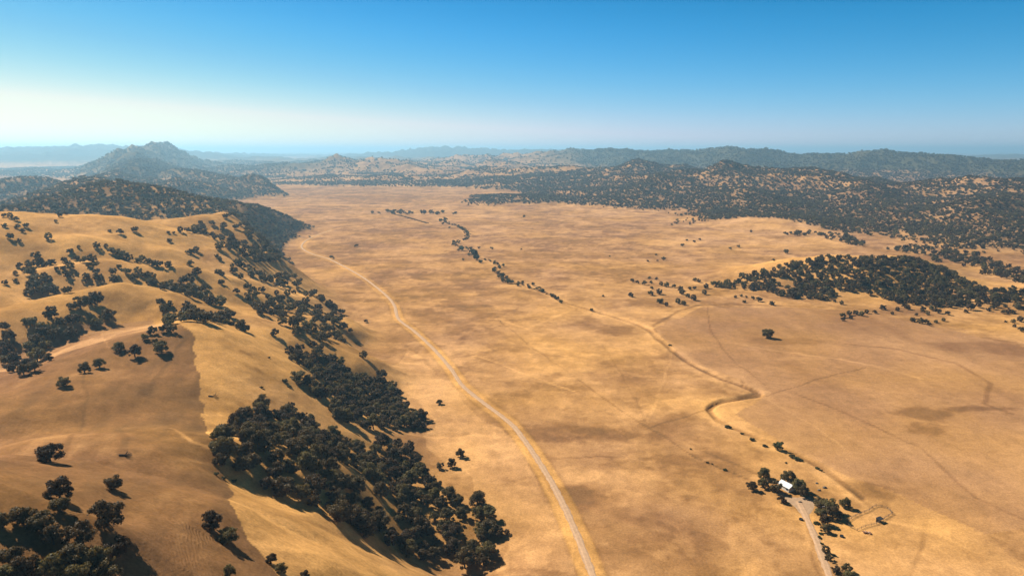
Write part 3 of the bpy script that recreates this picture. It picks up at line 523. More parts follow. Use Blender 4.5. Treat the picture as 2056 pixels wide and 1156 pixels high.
def surface_mat(name, col, lo=.8, hi=1.2, scale=3.0, rough=.9, metallic=0, bump=0, attr=None):
    m, n, b = new_mat(name)
    geo = nd(n, 'ShaderNodeNewGeometry'); f, raw = rgb_noise(n, geo.outputs['Position'], scale, lo, hi)
    c = nd(n, 'ShaderNodeRGB'); c.outputs[0].default_value = (*col, 1)
    n.links.new(mul(n, c.outputs[0], f), b.inputs['Base Color'])
    b.inputs['Roughness'].default_value = rough; b.inputs['Metallic'].default_value = metallic
    if bump:
        bp = nd(n, 'ShaderNodeBump'); bp.inputs['Distance'].default_value = bump
        n.links.new(raw, bp.inputs['Height']); n.links.new(bp.outputs[0], b.inputs['Normal'])
    return m

def ground_mat():
    m, n, b = new_mat('dry_grass')
    b.inputs['Roughness'].default_value = 1; b.inputs['Specular IOR Level'].default_value = 0
    at = nd(n, 'ShaderNodeAttribute', attribute_name='tone')
    geo = nd(n, 'ShaderNodeNewGeometry'); P = geo.outputs['Position']
    f1, r1 = rgb_noise(n, P, .9, .74, 1.26, 6, .75)
    f2, r2 = rgb_noise(n, P, .10, .80, 1.20, 7, .75)
    f3, r3 = rgb_noise(n, P, .016, .93, 1.07, 6, .65)
    c = mul(n, mul(n, mul(n, at.outputs['Color'], f1), f2), f3)
    # stock trails along the contours of the grazed slope
    t2 = nd(n, 'ShaderNodeAttribute', attribute_name='trail')
    sep = nd(n, 'ShaderNodeSeparateXYZ'); n.links.new(P, sep.inputs[0])
    nz = nd(n, 'ShaderNodeTexNoise'); nz.inputs['Scale'].default_value = .06; nz.inputs['Detail'].default_value = 3; n.links.new(P, nz.inputs['Vector'])
    a = nd(n, 'ShaderNodeMath', operation='MULTIPLY_ADD'); n.links.new(nz.outputs['Fac'], a.inputs[0]); a.inputs[1].default_value = 6.0; n.links.new(sep.outputs['Z'], a.inputs[2])
    k = nd(n, 'ShaderNodeMath', operation='MULTIPLY'); n.links.new(a.outputs[0], k.inputs[0]); k.inputs[1].default_value = 9.0
    si = nd(n, 'ShaderNodeMath', operation='SINE'); n.links.new(k.outputs[0], si.inputs[0])
    am = nd(n, 'ShaderNodeMath', operation='MULTIPLY'); n.links.new(si.outputs[0], am.inputs[0]); n.links.new(t2.outputs['Fac'], am.inputs[1])
    g = nd(n, 'ShaderNodeMath', operation='MULTIPLY_ADD'); n.links.new(am.outputs[0], g.inputs[0]); g.inputs[1].default_value = .09; g.inputs[2].default_value = 1.0
    n.links.new(mul(n, c, g.outputs[0]), b.inputs['Base Color'])
    bp = nd(n, 'ShaderNodeBump'); bp.inputs['Distance'].default_value = .35; bp.inputs['Strength'].default_value = .55
    hsum = nd(n, 'ShaderNodeMath', operation='MULTIPLY_ADD'); n.links.new(r2, hsum.inputs[0]); hsum.inputs[1].default_value = 2.0; n.links.new(r1, hsum.inputs[2])
    h2 = nd(n, 'ShaderNodeMath', operation='MULTIPLY_ADD'); n.links.new(am.outputs[0], h2.inputs[0]); h2.inputs[1].default_value = .18; n.links.new(hsum.outputs[0], h2.inputs[2])
    n.links.new(h2.outputs[0], bp.inputs['Height']); n.links.new(bp.outputs[0], b.inputs['Normal'])
    return m

# ---------------------------------------------------------------- ground colour: grass types, soil, wear
def ground_colour(x, y, z):
    pale = np.array([.495, .274, .122]); brown = np.array([.225, .113, .052]); dark = np.array([.13, .078, .042])
    gold = np.array([.57, .295, .070]); scrub = np.array([.050, .052, .026])
    R = np.hypot(x, y)
    hill = sstep(4, 22, z)
    t = .58+.80*fbm(x, y, 230, 6, 101, .66)+.75*fbm(x, y, 42, 4, 103, .68)
    t = t+.55*sstep(900, 2200, R)*fbm(x, y, 900, 4, 105)
    t = t+.34*(sstep(-.02, .05, fbm(x, y, 130, 6, 109, .66))-.5)+.26*(sstep(-.03, .04, fbm(x*.8, y, 36, 4, 110, .66))-.5)
    t = t+.40*sstep(.90, .975, ridged(x, y, 190, 3, 116))-.50*sstep(.92, .985, ridged(x, y, 240, 3, 117))
    field = in_poly(x+8*fbm(x, y, 60, 2, 111), y+8*fbm(x, y, 60, 2, 112), FIELD)
    t = np.where(field, .46+.50*fbm(x, y, 160, 5, 107)+.28*fbm(x*2.2, y*.5, 60, 4, 108), t)
    jx = x+3.5*fbm(x, y, 16, 4, 118); jy = y+3.5*fbm(x, y, 16, 4, 119)
    gz = in_poly(jx, jy, GRAZED)
    t = np.where(gz & (R < 520), -.02-.30*np.exp(-poly_dist(x, y, GRAZED[4:])[0]/26)+.50*fbm(x, y, 70, 5, 113, .6)+.55*fbm(x*1.6+y*.5, y*.35-x*.2, 14, 4, 120, .6), t)
    fan = in_poly(x+10*fbm(x, y, 50, 2, 114), y+10*fbm(x, y, 50, 2, 115), FAN)
    t = t+.40*fan
    t = t+.18*in_poly(x, y, BARE)
    t = t+.22*hill*(R < 1400)*(1-gz)
    for cx, cy, rx, ry, c in PATCHES:
        m = near_box(x, y, [(cx, cy)], 3*max(rx, ry))
        if m.any():
            xx, yy = x[m], y[m]
            q = np.hypot((xx-cx)/rx, (yy-cy)/ry)+.8*fbm(xx, yy, max(rx, ry)*.9, 4, 121)
            t[m] += c*2.4*sstep(1.25, .55, q)
    t = t-.20*sstep(600, 1000, R)*(1-hill)
    line_t = np.zeros(x.shape)
    for pts, w, c in TRACKS:
        m = near_box(x, y, pts, 30)
        if not m.any(): continue
        xx = x[m]+2.5*fbm(x[m], y[m], 35, 2, 131); yy = y[m]+2.5*fbm(x[m], y[m], 35, 2, 132)
        d, _ = poly_dist(xx, yy, pts)
        ww = np.maximum(w, R[m]*.0022)
        line_t[m] += c*2.6*sstep(ww*.6, ww*.15, d)*(.55+.9*fbm(x[m], y[m], 30, 3, 133)+.45)
    # road verges: pale ungrazed strips
    for pts, w, c in ((ROAD, 15, .45), (DRIVE, 9, .35)):
        m = near_box(x, y, pts, 40)
        d, _ = poly_dist(x[m], y[m], pts)
        line_t[m] += c*sstep(w*.62, w*.40, d)*(.7+.6*fbm(x[m], y[m], 40, 3, 134))
    m = near_box(x, y, ROAD, 40); d, _ = poly_dist(x[m], y[m], ROAD); verge = np.zeros(x.shape); verge[m] = sstep(8.0, 5.0, d)*(.8+.5*fbm(x[m], y[m], 40, 2, 136))
    line_t[m] -= .5*np.exp(-((d-7.0)/1.2)**2)*(R[m] < 900)
    m = near_box(x, y, CREEK, 60); d, _ = poly_dist(x[m], y[m], CREEK)
    line_t[m] += .42*sstep(13, 5, d)*(.7+.8*fbm(x[m], y[m], 25, 3, 135))-.85*sstep(3.6, 1.2, d)
    t = np.clip(t+line_t, -.6, 1.5)[:, None]
    col = np.where(t > .0, brown+(pale-brown)*np.clip(t, 0, 1.25), brown+(dark-brown)*np.clip(-t, 0, 1)*1.2)
    gm = (.5+.9*fbm(x, y, 120, 4, 141)+.50*hill*(R < 1500)*(1-gz)-.35*field-.12*gz-.25*sstep(900, 1800, R)+1.2*verge)[:, None]
    col = col*(1-np.clip(gm, 0, 1)*.6)+gold*(.60+.40*t)*np.clip(gm, 0, 1)*.6
    # leaf litter, brush and thin soil under the mountain woodland
    lit = (sstep(6, 18, z)*sstep(1150, 1500, R)*(1-in_poly(x, y, BARE))*np.clip(.62+.9*fbm(x, y, 420, 4, 211), 0, 1)*np.where((y > 4000) & (x < 600), .45, 1))[:, None]
    col = col*(1-.55*lit)+np.array([.135, .090, .052])*.55*lit
    # chaparral covering the high far range
    sc = sstep(35, 80, z+40*fbm(x, y, 700, 4, 151))*sstep(3800, 4800, R)*sstep(-200, 900, x)
    sc = np.maximum(sc, .8*sstep(25, 70, z+30*fbm(x, y, 500, 4, 153))*sstep(3300, 4300, R)*sstep(-1200, -1800, x))
    sc = np.maximum(sc, sstep(9000, 12000, R)*sstep(30, 70, z+30*fbm(x, y, 900, 4, 152)))[:, None]
    col = col*(1-.9*sc)+scrub*.9*sc
    return np.clip(col, .01, .8), in_poly(x+6*fbm(x, y, 30, 2, 162), y+6*fbm(x, y, 30, 2, 163), TRAILS).astype(float)*sstep(-.1, .3, fbm(x, y, 40, 3, 161)+.15)

me.materials.append(ground_mat())
gx, gy, gz_ = TX.ravel(), TY.ravel(), TZ.ravel()
gcol, gtrail = ground_colour(gx, gy, gz_)
ca = me.color_attributes.new('tone', 'FLOAT_COLOR', 'POINT')
ca.data.foreach_set('color', np.concatenate([gcol, np.ones((len(gcol), 1))], 1).astype(np.float32).ravel())
ta = me.attributes.new('trail', 'FLOAT', 'POINT'); ta.data.foreach_set('value', gtrail.astype(np.float32))

# exact height of the built sheet: search in the polar grid
AZ = np.arctan2(TX[:, 3], TY[:, 3]); NF = int(np.argmax(np.diff(AZ) < 0)) if (np.diff(AZ) < 0).any() else len(AZ)-1
RR = np.hypot(TX[0], TY[0])
def ground_z(x, y):
    """height of the terrain sheet (both triangles of a cell bounded: returns the bilinear value)"""
    x = np.atleast_1d(np.asarray(x, float)); y = np.atleast_1d(np.asarray(y, float))
    a = np.arctan2(x, y); r = np.hypot(x, y)
    i = np.clip(np.searchsorted(AZ[:NF], a)-1, 0, NF-2); j = np.clip(np.searchsorted(RR, r)-1, 0, len(RR)-2)
    u = (a-AZ[i])/(AZ[i+1]-AZ[i]); v = (r-RR[j])/(RR[j+1]-RR[j])
    return (TZ[i, j]*(1-u)+TZ[i+1, j]*u)*(1-v)+(TZ[i, j+1]*(1-u)+TZ[i+1, j+1]*u)*v

# ---------------------------------------------------------------- helpers for things
def mesh_obj(name, verts, faces, mat, parent=None, smooth=False):
    d = bpy.data.meshes.new(name); d.from_pydata([tuple(map(float, v)) for v in verts], [], [tuple(map(int, f)) for f in faces])
    if smooth: d.polygons.foreach_set('use_smooth', [True]*len(d.polygons))
    d.materials.append(mat); d.update()
    o = bpy.data.objects.new(name, d); COL.objects.link(o)
    if parent: o.parent = parent
    return o
def empty(name, loc, rz=0):
    o = bpy.data.objects.new(name, None); COL.objects.link(o); o.location = loc; o.rotation_euler = (0, 0, rz); o.empty_display_size = .5
    return o
def tag(o, label=None, cat=None, group=None, kind=None):
    if label: o['label'] = label
    if cat: o['category'] = cat
    if group: o['group'] = group
    if kind: o['kind'] = kind
    return o
class MB:
    def __init__(s): s.v = []; s.f = []
    def box(s, c, d, rz=0, tilt=None):
        b = len(s.v); M = Matrix.Rotation(rz, 3, 'Z')
        if tilt: M = M @ Matrix.Rotation(tilt[0], 3, tilt[1])
        for i in range(8):
            p = Vector(((i & 1)-.5, ((i >> 1) & 1)-.5, (i >> 2)-.5)); p = M @ Vector((p.x*d[0], p.y*d[1], p.z*d[2]))+Vector(c)
            s.v.append(tuple(p))
        s.f += [tuple(b+k for k in q) for q in ((0, 2, 3, 1), (4, 5, 7, 6), (0, 1, 5, 4), (2, 6, 7, 3), (0, 4, 6, 2), (1, 3, 7, 5))]
        return s
    def tube(s, pts, rad, n=6, cap=True):
        b = len(s.v); pts = [Vector(p) for p in pts]
        for i, p in enumerate(pts):
            t = (pts[min(i+1, len(pts)-1)]-pts[max(i-1, 0)]).normalized()
            a = t.orthogonal().normalized(); c = t.cross(a)
            for k in range(n):
                q = 2*math.pi*k/n
                s.v.append(tuple(p+rad[i]*(math.cos(q)*a+math.sin(q)*c)))
        for i in range(len(pts)-1):
            for k in range(n):
                s.f.append((b+i*n+k, b+i*n+(k+1) % n, b+(i+1)*n+(k+1) % n, b+(i+1)*n+k))
        if cap:
            s.f.append(tuple(b+k for k in reversed(range(n)))); s.f.append(tuple(b+(len(pts)-1)*n+k for k in range(n)))
        return s
    def build(s, name, mat, parent=None, smooth=False): return mesh_obj(name, s.v, s.f, mat, parent, smooth)

# ---------------------------------------------------------------- roads
def catmull(pts, step):
    P = [Vector((p[0], p[1])) for p in pts]; P = [P[0]*2-P[1]]+P+[P[-1]*2-P[-2]]; o = []
    for i in range(1, len(P)-2):
        L = max(2, int((P[i+1]-P[i]).length/step))
        for k in range(L):
            t = k/L; a, b, c, d = P[i-1], P[i], P[i+1], P[i+2]
            o.append(.5*((2*b)+(c-a)*t+(2*a-5*b+4*c-d)*t*t+(3*b-a-3*c+d)*t**3))
    o.append(P[-2]); return o
def ribbon(name, pts, width, mat, lift=.10, cross=9, step=2.5, edge=.35):
    c = catmull(pts, step); v = []; f = []
    rng = random.Random(5)
    for i, p in enumerate(c):
        t = (c[min(i+1, len(c)-1)]-c[max(i-1, 0)]).normalized(); nrm = Vector((-t.y, t.x))
        wob = [edge*rng.uniform(-1, 1), edge*rng.uniform(-1, 1)]
        row = []
        for k in range(cross):
            s = (k/(cross-1)-.5)*width+(wob[0] if k == 0 else wob[1] if k == cross-1 else 0)
            row.append(p+nrm*s)
        z = ground_z([q.x for q in row], [q.y for q in row])
        for k, q in enumerate(row):
            r = math.hypot(q.x, q.y)
            e = abs(k/(cross-1)-.5)*2
            v.append((q.x, q.y, z[k]+(lift+r*.00025)*(1.2-.9*e**3)))
    n = cross
    for i in range(len(c)-1):
        for k in range(n-1): f.append((i*n+k, (i+1)*n+k, (i+1)*n+k+1, i*n+k+1))
    o = mesh_obj(name, v, [q[::-1] for q in f] , mat, smooth=True); tag(o, kind='structure')
    at = o.data.attributes.new('wear', 'FLOAT', 'POINT')      # two packed wheel tracks, looser gravel between and at the edges
    at.data.foreach_set('value', [1.10 if k in (2, cross-3) else .80 if k in (0, cross-1) else .93 for _ in c for k in range(cross)])
    return o
gravel = surface_mat('gravel', (.46, .295, .175), .85, 1.15, .5, 1.0, bump=.03)
_n = gravel.node_tree; _w = nd(_n, 'ShaderNodeAttribute', attribute_name='wear'); _b = _n.nodes['Principled BSDF']
_n.links.new(mul(_n, _b.inputs['Base Color'].links[0].from_socket, _w.outputs['Fac']), _b.inputs['Base Color'])
dirt = surface_mat('yard_dirt', (.37, .245, .150), .82, 1.15, .5, 1.0, bump=.03)
ribbon('road', ROAD, 3.9, gravel)
ribbon('driveway', DRIVE, 3.7, gravel)
def yard():
    P = np.array(YARD); cx, cy = P.mean(0); v = [(cx, cy, float(ground_z(cx, cy)[0])+.07)]; f = []
    ring = catmull([*YARD, YARD[0]], 2.0)[:-1]; n = len(ring); K = 8
    for k in range(1, K+1):
        for q in ring:
            x, y = cx+(q.x-cx)*k/K, cy+(q.y-cy)*k/K
            v.append((x, y, float(ground_z(x, y)[0])+(.07 if k < K else -.02)))
    for i in range(n):
        f.append((0, 1+i, 1+(i+1) % n))
        for k in range(K-1): f.append((1+k*n+i, 1+(k+1)*n+i, 1+(k+1)*n+(i+1) % n, 1+k*n+(i+1) % n))
    tag(mesh_obj('farmyard', v, f, dirt, smooth=True), kind='structure')
yard()
# ---------------------------------------------------------------- trees
def leaf_mat(name, col, var=.45):
    m, n, b = new_mat(name)
    oi = nd(n, 'ShaderNodeObjectInfo'); geo = nd(n, 'ShaderNodeNewGeometry')
    f, raw = rgb_noise(n, geo.outputs['Position'], .7, .65, 1.45, 3)
    r = nd(n, 'ShaderNodeMapRange'); r.inputs['To Min'].default_value = 1-var; r.inputs['To Max'].default_value = 1+var; n.links.new(oi.outputs['Random'], r.inputs['Value'])
    c = nd(n, 'ShaderNodeRGB'); c.outputs[0].default_value = (*col, 1)
    hs = nd(n, 'ShaderNodeHueSaturation'); n.links.new(c.outputs[0], hs.inputs['Color'])
    r2 = nd(n, 'ShaderNodeMapRange'); r2.inputs['To Min'].default_value = .47; r2.inputs['To Max'].default_value = .53; n.links.new(oi.outputs['Random'], r2.inputs['Value']); n.links.new(r2.outputs[0], hs.inputs['Hue'])
    n.links.new(mul(n, mul(n, hs.outputs[0], f), r.outputs[0]), b.inputs['Base Color'])
    b.inputs['Roughness'].default_value = .65; b.inputs['Specular IOR Level'].default_value = .25
    tr = nd(n, 'ShaderNodeBsdfTranslucent'); mx = nd(n, 'ShaderNodeMixShader'); mx.inputs[0].default_value = .30
    c2 = nd(n, 'ShaderNodeVectorMath', operation='MULTIPLY'); c2.inputs[1].default_value = (1.5, 1.25, .7); n.links.new(b.inputs['Base Color'].links[0].from_socket, c2.inputs[0]); n.links.new(c2.outputs[0], tr.inputs['Color'])
    n.links.new(b.outputs[0], mx.inputs[1]); n.links.new(tr.outputs[0], mx.inputs[2]); n.links.new(mx.outputs[0], n.nodes['Material Output'].inputs['Surface'])
    return m
oak_leaf = leaf_mat('oak_foliage', (.098, .073, .033)); olive_leaf = leaf_mat('olive_foliage', (.12, .10, .042), .2)
creek_leaf = leaf_mat('creek_foliage', (.070, .074, .030), .3)
bark = surface_mat('bark', (.085, .066, .048), .7, 1.3, 4.0, 1.0)
deadwood = surface_mat('dead_wood', (.10, .078, .058), .7, 1.3, 5.0, 1.0)

def limb(mb, a, b, r0, r1, rng, n=6, seg=4):
    a, b = Vector(a), Vector(b); L = (b-a).length; pts = []; rad = []
    for i in range(seg+1):
        t = i/seg
        p = a.lerp(b, t)+Vector((rng.uniform(-1, 1), rng.uniform(-1, 1), rng.uniform(-.5, 1)*.6))*L*.07*math.sin(math.pi*t)
        pts.append(p); rad.append(r0+(r1-r0)*t)
    mb.tube(pts, rad, n)
def crown_lobes(rng, flat, nl, spread):
    """lobe centres (unit: crown width 10 m) filling a broad, uneven dome"""
    lobes = []
    gap = rng.uniform(0, 6.28)
    for k in range(nl):
        for _ in range(30):
            a = rng.uniform(0, 6.28); rr = math.sqrt(rng.random())*3.7*spread
            if abs((a-gap+math.pi) % (2*math.pi)-math.pi) < .45 and rr > 1.6 and rng.random() < .75: continue
            top = 2.0+5.4*flat*math.sqrt(max(.02, 1-(rr/5.0)**2))
            z = rng.uniform(1.3+.16*rr, max(top, 1.9+.16*rr))
            rad = rng.uniform(.85, 1.65)*(1.15-.35*rr/5)
            if all((Vector((rr*math.cos(a), rr*math.sin(a), z))-l[0]).length > .62*(rad+l[1])*.9 for l in lobes): break
        lobes.append((Vector((rr*math.cos(a), rr*math.sin(a), z)), rad))
    return lobes
def crown_mesh(name, seed, cards, size, flat=.8, nl=22, spread=1.0, mat=oak_leaf, core=True):
    rng = random.Random(seed); nr = np.random.default_rng(seed)
    lobes = crown_lobes(rng, flat, nl, spread); w = np.array([l[1]**2 for l in lobes]); w = w/w.sum()
    v = []; f = []
    which = nr.choice(len(lobes), cards, p=w)
    for q in which:
        c, r = lobes[q]
        d = nr.normal(size=3); d[2] += .25; d /= np.linalg.norm(d)
        p = np.array(c)+d*r*nr.uniform(.62, 1.12)*np.array([1, 1, .82])
        nrm = d+nr.normal(size=3)*.55; nrm /= np.linalg.norm(nrm)
        a = np.cross(nrm, nr.normal(size=3)); a /= np.linalg.norm(a); b = np.cross(nrm, a)
        s = size*nr.uniform(.55, 1.25); s2 = s*nr.uniform(.5, .9)
        i = len(v)
        v += [p+a*s, p+b*s2*nr.uniform(.6, 1.1)+nrm*s*.2, p-a*s*nr.uniform(.6, 1), p-b*s2]
        f.append((i, i+1, i+2, i+3))
    if core:
        for c, r in lobes:      # inner twig mass of each lobe
            i = len(v); k = .62*r
            pts = [Vector((1, 0, 0)), Vector((-1, 0, 0)), Vector((0, 1, 0)), Vector((0, -1, 0)), Vector((0, 0, 1)), Vector((0, 0, -1))]
            rot = Matrix.Rotation(rng.uniform(0, 6), 3, Vector((rng.random(), rng.random(), 1)).normalized())
            v += [np.array(c+(rot @ p)*k*rng.uniform(.8, 1.2)) for p in pts]
            f += [tuple(i+t for t in q) for q in ((0, 2, 4), (2, 1, 4), (1, 3, 4), (3, 0, 4), (2, 0, 5), (1, 2, 5), (3, 1, 5), (0, 3, 5))]
    d = bpy.data.meshes.new(name); d.from_pydata([tuple(map(float, p)) for p in v], [], f); d.materials.append(mat); d.update()
    return d, lobes
def trunk_mesh(name, seed, lobes):
    rng = random.Random(seed+99); mb = MB()
    lean = Vector((rng.uniform(-.5, .5), rng.uniform(-.5, .5), 0)); fork = Vector((0, 0, rng.uniform(1.7, 2.3)))+lean*.4
    mb.tube([(0, 0, -1.2), (0, 0, .0), (lean.x*.15, lean.y*.15, .5), tuple(fork)], [.62, .48, .38, .32], 8)
    pick = sorted(lobes, key=lambda l: -l[1])[:8]
    for c, r in pick:
        limb(mb, fork-Vector((0, 0, .2)), c, .20, .06, rng, 5, 4)
    d = bpy.data.meshes.new(name); d.from_pydata(mb.v, [], mb.f); d.materials.append(bark); d.polygons.foreach_set('use_smooth', [True]*len(d.polygons)); d.update()
    return d
OAK = {}
def protos(key, n, cards, size, mat, flats, nl=22, spread=1.0):
    OAK[key] = []
    for k in range(n):
        cm, lo = crown_mesh('crown', 1000+17*k+sum(map(ord, key)), cards, size, flats[k % len(flats)], nl, spread, mat)
        OAK[key].append((cm, trunk_mesh('trunk', k, lo)))
protos('near', 7, 3000, .34, oak_leaf, (.75, .95, .65, .85, 1.05))
protos('mid', 6, 1100, .55, oak_leaf, (.75, .95, .7, .85, 1.05))
protos('olive', 2, 2400, .36, olive_leaf, (.7, .8), 18)
protos('creek', 4, 1000, .55, creek_leaf, (.8, 1.0, .7))

NTREE = [0]
def plant(x, y, w, label, group, key=None, name='oak_tree'):
    rng = random.Random(int(x*31+y*17)); R = math.hypot(x, y)
    key = key or ('near' if R < 520 else 'mid')
    cm, tm = rng.choice(OAK[key])
    s = w/9.4; z = float(ground_z(x, y)[0])
    t = empty(name, (x, y, z-.05), rng.uniform(0, 6.28)); t.scale = (s, s, s*rng.uniform(.88, 1.12))
    tag(t, label, 'tree', group)
    for nm, d in (('trunk', tm), ('crown', cm)):
        o = bpy.data.objects.new(nm, d); COL.objects.link(o); o.parent = t
    NTREE[0] += 1
    return t
OLIVE = ('farm_olive', 'farm_low_olive')
TK = np.array([q for v in CLUSTERS.values() for q in v[2]])

# trees of the woods: scattered inside each outline; those that show largest are individuals, the rest one mass
def scatter(poly, sp, size, seed):
    nr = np.random.default_rng(seed); P = np.array(poly); x0, y0 = P.min(0); x1, y1 = P.max(0)
    gx, gy = np.meshgrid(np.arange(x0, x1, sp), np.arange(y0, y1, sp))
    x = gx.ravel()+nr.uniform(-.46, .46, gx.size)*sp; y = gy.ravel()+nr.uniform(-.46, .46, gx.size)*sp
    m = in_poly(x, y, poly); x, y = x[m], y[m]
    return x, y, size*nr.triangular(.5, .95, 1.5, len(x))
def crest_clear(x, y):
    """the narrow sunny crests of the spurs carry no trees"""
    m = np.ones(x.shape, bool)
    for k in ('C', 'D', 'E1', 'B'):
        d, arc = poly_dist(x, y, RIDGES[k][0]); m &= (d+4*fbm(x, y, 25, 2, 203) > (13 if k in 'CD' else 9))
    return m
wood_pts = []
for k, (lab, P, sp, size) in WOODS.items():
    x, y, s = scatter(P, sp, size, sum(map(ord, k)))
    gap = fbm(x, y, 45, 3, 201)+.6*fbm(x, y, 16, 2, 202)
    keep = gap > (-.42 if k not in ('slope', 'knoll', 'band', 'band2', 'apron', 'hillock') else -.18)
    if k == 'hillock':
        gx_ = ground_z(x+6, y)-ground_z(x-6, y)
        keep = gap > np.where(x < 400, -.22, -.60)
    keep &= crest_clear(x, y)
    for a, b, c in zip(x[keep], y[keep], s[keep]):
        if np.min(np.hypot(TK[:, 0]-a, TK[:, 1]-b)-.35*TK[:, 2]) < .3*c: continue
        wood_pts.append((a, b, c, k))
print('wood trees', len(wood_pts))
def in_view(x, y, s):
    """the top of the tree is not behind a ridge"""
    z = float(ground_z(x, y)[0])+.8*s
    f = np.linspace(.3, .985, 120)
    return bool((ground_z(x*f, y*f) < 200+(z-200)*f+.4*s).all())
def shows(x, y, s): return s/math.sqrt(x*x+y*y+8000)
def edge_label(k, x, y, s):
    """which side of the big wood a tree stands on"""
    form = 'broad' if s > 1.08*WOODS[k][3] else 'slim' if s < .82*WOODS[k][3] else 'middling'
    if k != 'lower': return WOODS[k][0].replace('dark oak', form+' dark oak', 1) if 'dark oak' in WOODS[k][0] else WOODS[k][0], 'wood '+k
    P = WOODS[k][1]; d, arc = poly_dist(np.array([x]), np.array([y]), P+[P[0]]); d, a = float(d[0]), float(arc[0])
    if d > 9:
        ys = [q[1] for q in P]; f = (y-min(ys))/(max(ys)-min(ys))
        part = 'upper part' if f > .62 else 'heart' if f > .36 else 'lower part'
        return ('%s dark oak in the %s of the big wood behind the lower golden spur' % (form, part), part+' of the big wood')
    if a < 5 or a >= len(P)-1: return ('dark oak on the upper edge of the big wood below the fence-line spur', 'upper edge of the big wood')
    if a < 9: return ('dark oak on the edge of the big wood facing the upper wood', 'inner edge of the big wood')
    if a < 16: return ('dark oak on the valley edge of the big wood', 'valley edge of the big wood')
    return ('dark oak on the rim of the big wood along the lower golden spur', 'spur rim of the big wood')
cand = []; rest = []; creekside = []
for k, (lab, grp, lst) in CLUSTERS.items():
    for q in lst: (creekside if k.startswith('creek') else cand).append((9 if grp is None else shows(*q)*1.12, *q, lab, grp, 'olive' if k in OLIVE else None, k))
for x, y, s, k in wood_pts: cand.append((shows(x, y, s), x, y, s, *edge_label(k, x, y, s), None, edge_label(k, x, y, s)[1]))
for _, x, y, w, lab, grp, key, k in creekside:
    plant(x, y, w, lab, grp, 'creek', 'creek_tree')
cand.sort(key=lambda p: -p[0]); chosen = []
for p in cand:
    if len(chosen) < 300 and (p[0] > 1 or in_view(*p[1:4])): chosen.append(p)
    else: rest.append(p[1:4])
by_key = {}
for p in chosen: by_key.setdefault(p[7], []).append(p)
for k, ps in by_key.items():
    ps.sort(key=lambda p: -p[3])
    for i, (_, x, y, w, lab, grp, key, _k) in enumerate(ps):
        if grp and ' dark oak in the' not in lab and 3 <= len(ps) <= 40 and i == 0: lab = lab.replace('oak', 'broadest oak', 1) if 'oak' in lab else lab.replace('tree', 'broadest tree', 1)
        elif grp and ' dark oak in the' not in lab and 3 <= len(ps) <= 40 and i == len(ps)-1: lab = lab.replace('oak', 'narrowest oak', 1) if 'oak' in lab else lab.replace('tree', 'narrowest tree', 1)
        plant(x, y, w, lab, grp, key)
print('individual trees', NTREE[0], 'rest', len(rest))

# prototypes of the massed trees (whole tree in one mesh, carried by the mass only)
def far_proto(seed, cards, size, flat, nl, mat=oak_leaf):
    cm, lo = crown_mesh('far_tree', seed, cards, size, flat, nl, 1.0, mat)
    o = bpy.data.objects.new('far_tree', cm); return o
MASS = {'mid': [far_proto(300+k, 700, .66, (.7, .9, 1.05, .8)[k], 20) for k in range(4)],
        'far': [far_proto(400+k, 130, 1.35, (.65, .8, .95)[k], 12) for k in range(3)]}
def mass(name, pts, key, label, cat):
    P = np.array(pts, float); z = ground_z(P[:, 0], P[:, 1])
    d = bpy.data.meshes.new(name); d.from_pydata([(a, b, c-.3) for a, b, c in zip(P[:, 0], P[:, 1], z)], [], [])
    nr = np.random.default_rng(len(P))
    at = d.attributes.new('size', 'FLOAT', 'POINT'); at.data.foreach_set('value', (P[:, 2]/9.4).astype(np.float32))
    o = bpy.data.objects.new(name, d); COL.objects.link(o)
    ng = bpy.data.node_groups.new(name, 'GeometryNodeTree')
    ng.interface.new_socket('Geometry', in_out='INPUT', socket_type='NodeSocketGeometry'); ng.interface.new_socket('Geometry', in_out='OUTPUT', socket_type='NodeSocketGeometry')
    gi = ng.nodes.new('NodeGroupInput'); go = ng.nodes.new('NodeGroupOutput')
    iop = ng.nodes.new('GeometryNodeInstanceOnPoints'); ng.links.new(gi.outputs[0], iop.inputs['Points'])
    g2i = ng.nodes.new('GeometryNodeGeometryToInstance')
    for pr in MASS[key]:
        oi = ng.nodes.new('GeometryNodeObjectInfo'); oi.inputs['Object'].default_value = pr; oi.inputs['As Instance'].default_value = True
        ng.links.new(oi.outputs['Geometry'], g2i.inputs[0])
    ng.links.new(g2i.outputs[0], iop.inputs['Instance']); iop.inputs['Pick Instance'].default_value = True
    ri = ng.nodes.new('FunctionNodeRandomValue'); ri.data_type = 'INT'
    [s for s in ri.inputs if s.name == 'Max' and s.type == 'INT'][0].default_value = len(MASS[key])-1
    ng.links.new([s for s in ri.outputs if s.type == 'INT'][0], iop.inputs['Instance Index'])
    rr = ng.nodes.new('FunctionNodeRandomValue'); rr.data_type = 'FLOAT_VECTOR'; rr.inputs['Min'].default_value = (-.05, -.05, 0); rr.inputs['Max'].default_value = (.05, .05, 6.28)
    ng.links.new(rr.outputs['Value'], iop.inputs['Rotation'])
    na = ng.nodes.new('GeometryNodeInputNamedAttribute'); na.data_type = 'FLOAT'; na.inputs['Name'].default_value = 'size'
    ng.links.new(na.outputs['Attribute'], iop.inputs['Scale'])
    ng.links.new(iop.outputs[0], go.inputs[0])
    md = o.modifiers.new('trees', 'NODES'); md.node_group = ng
    tag(o, label, cat, kind='stuff'); return o
mass('hillside_woodland', rest, 'mid', 'remaining dark oaks of the woods on the near hill and hillock', 'woodland')

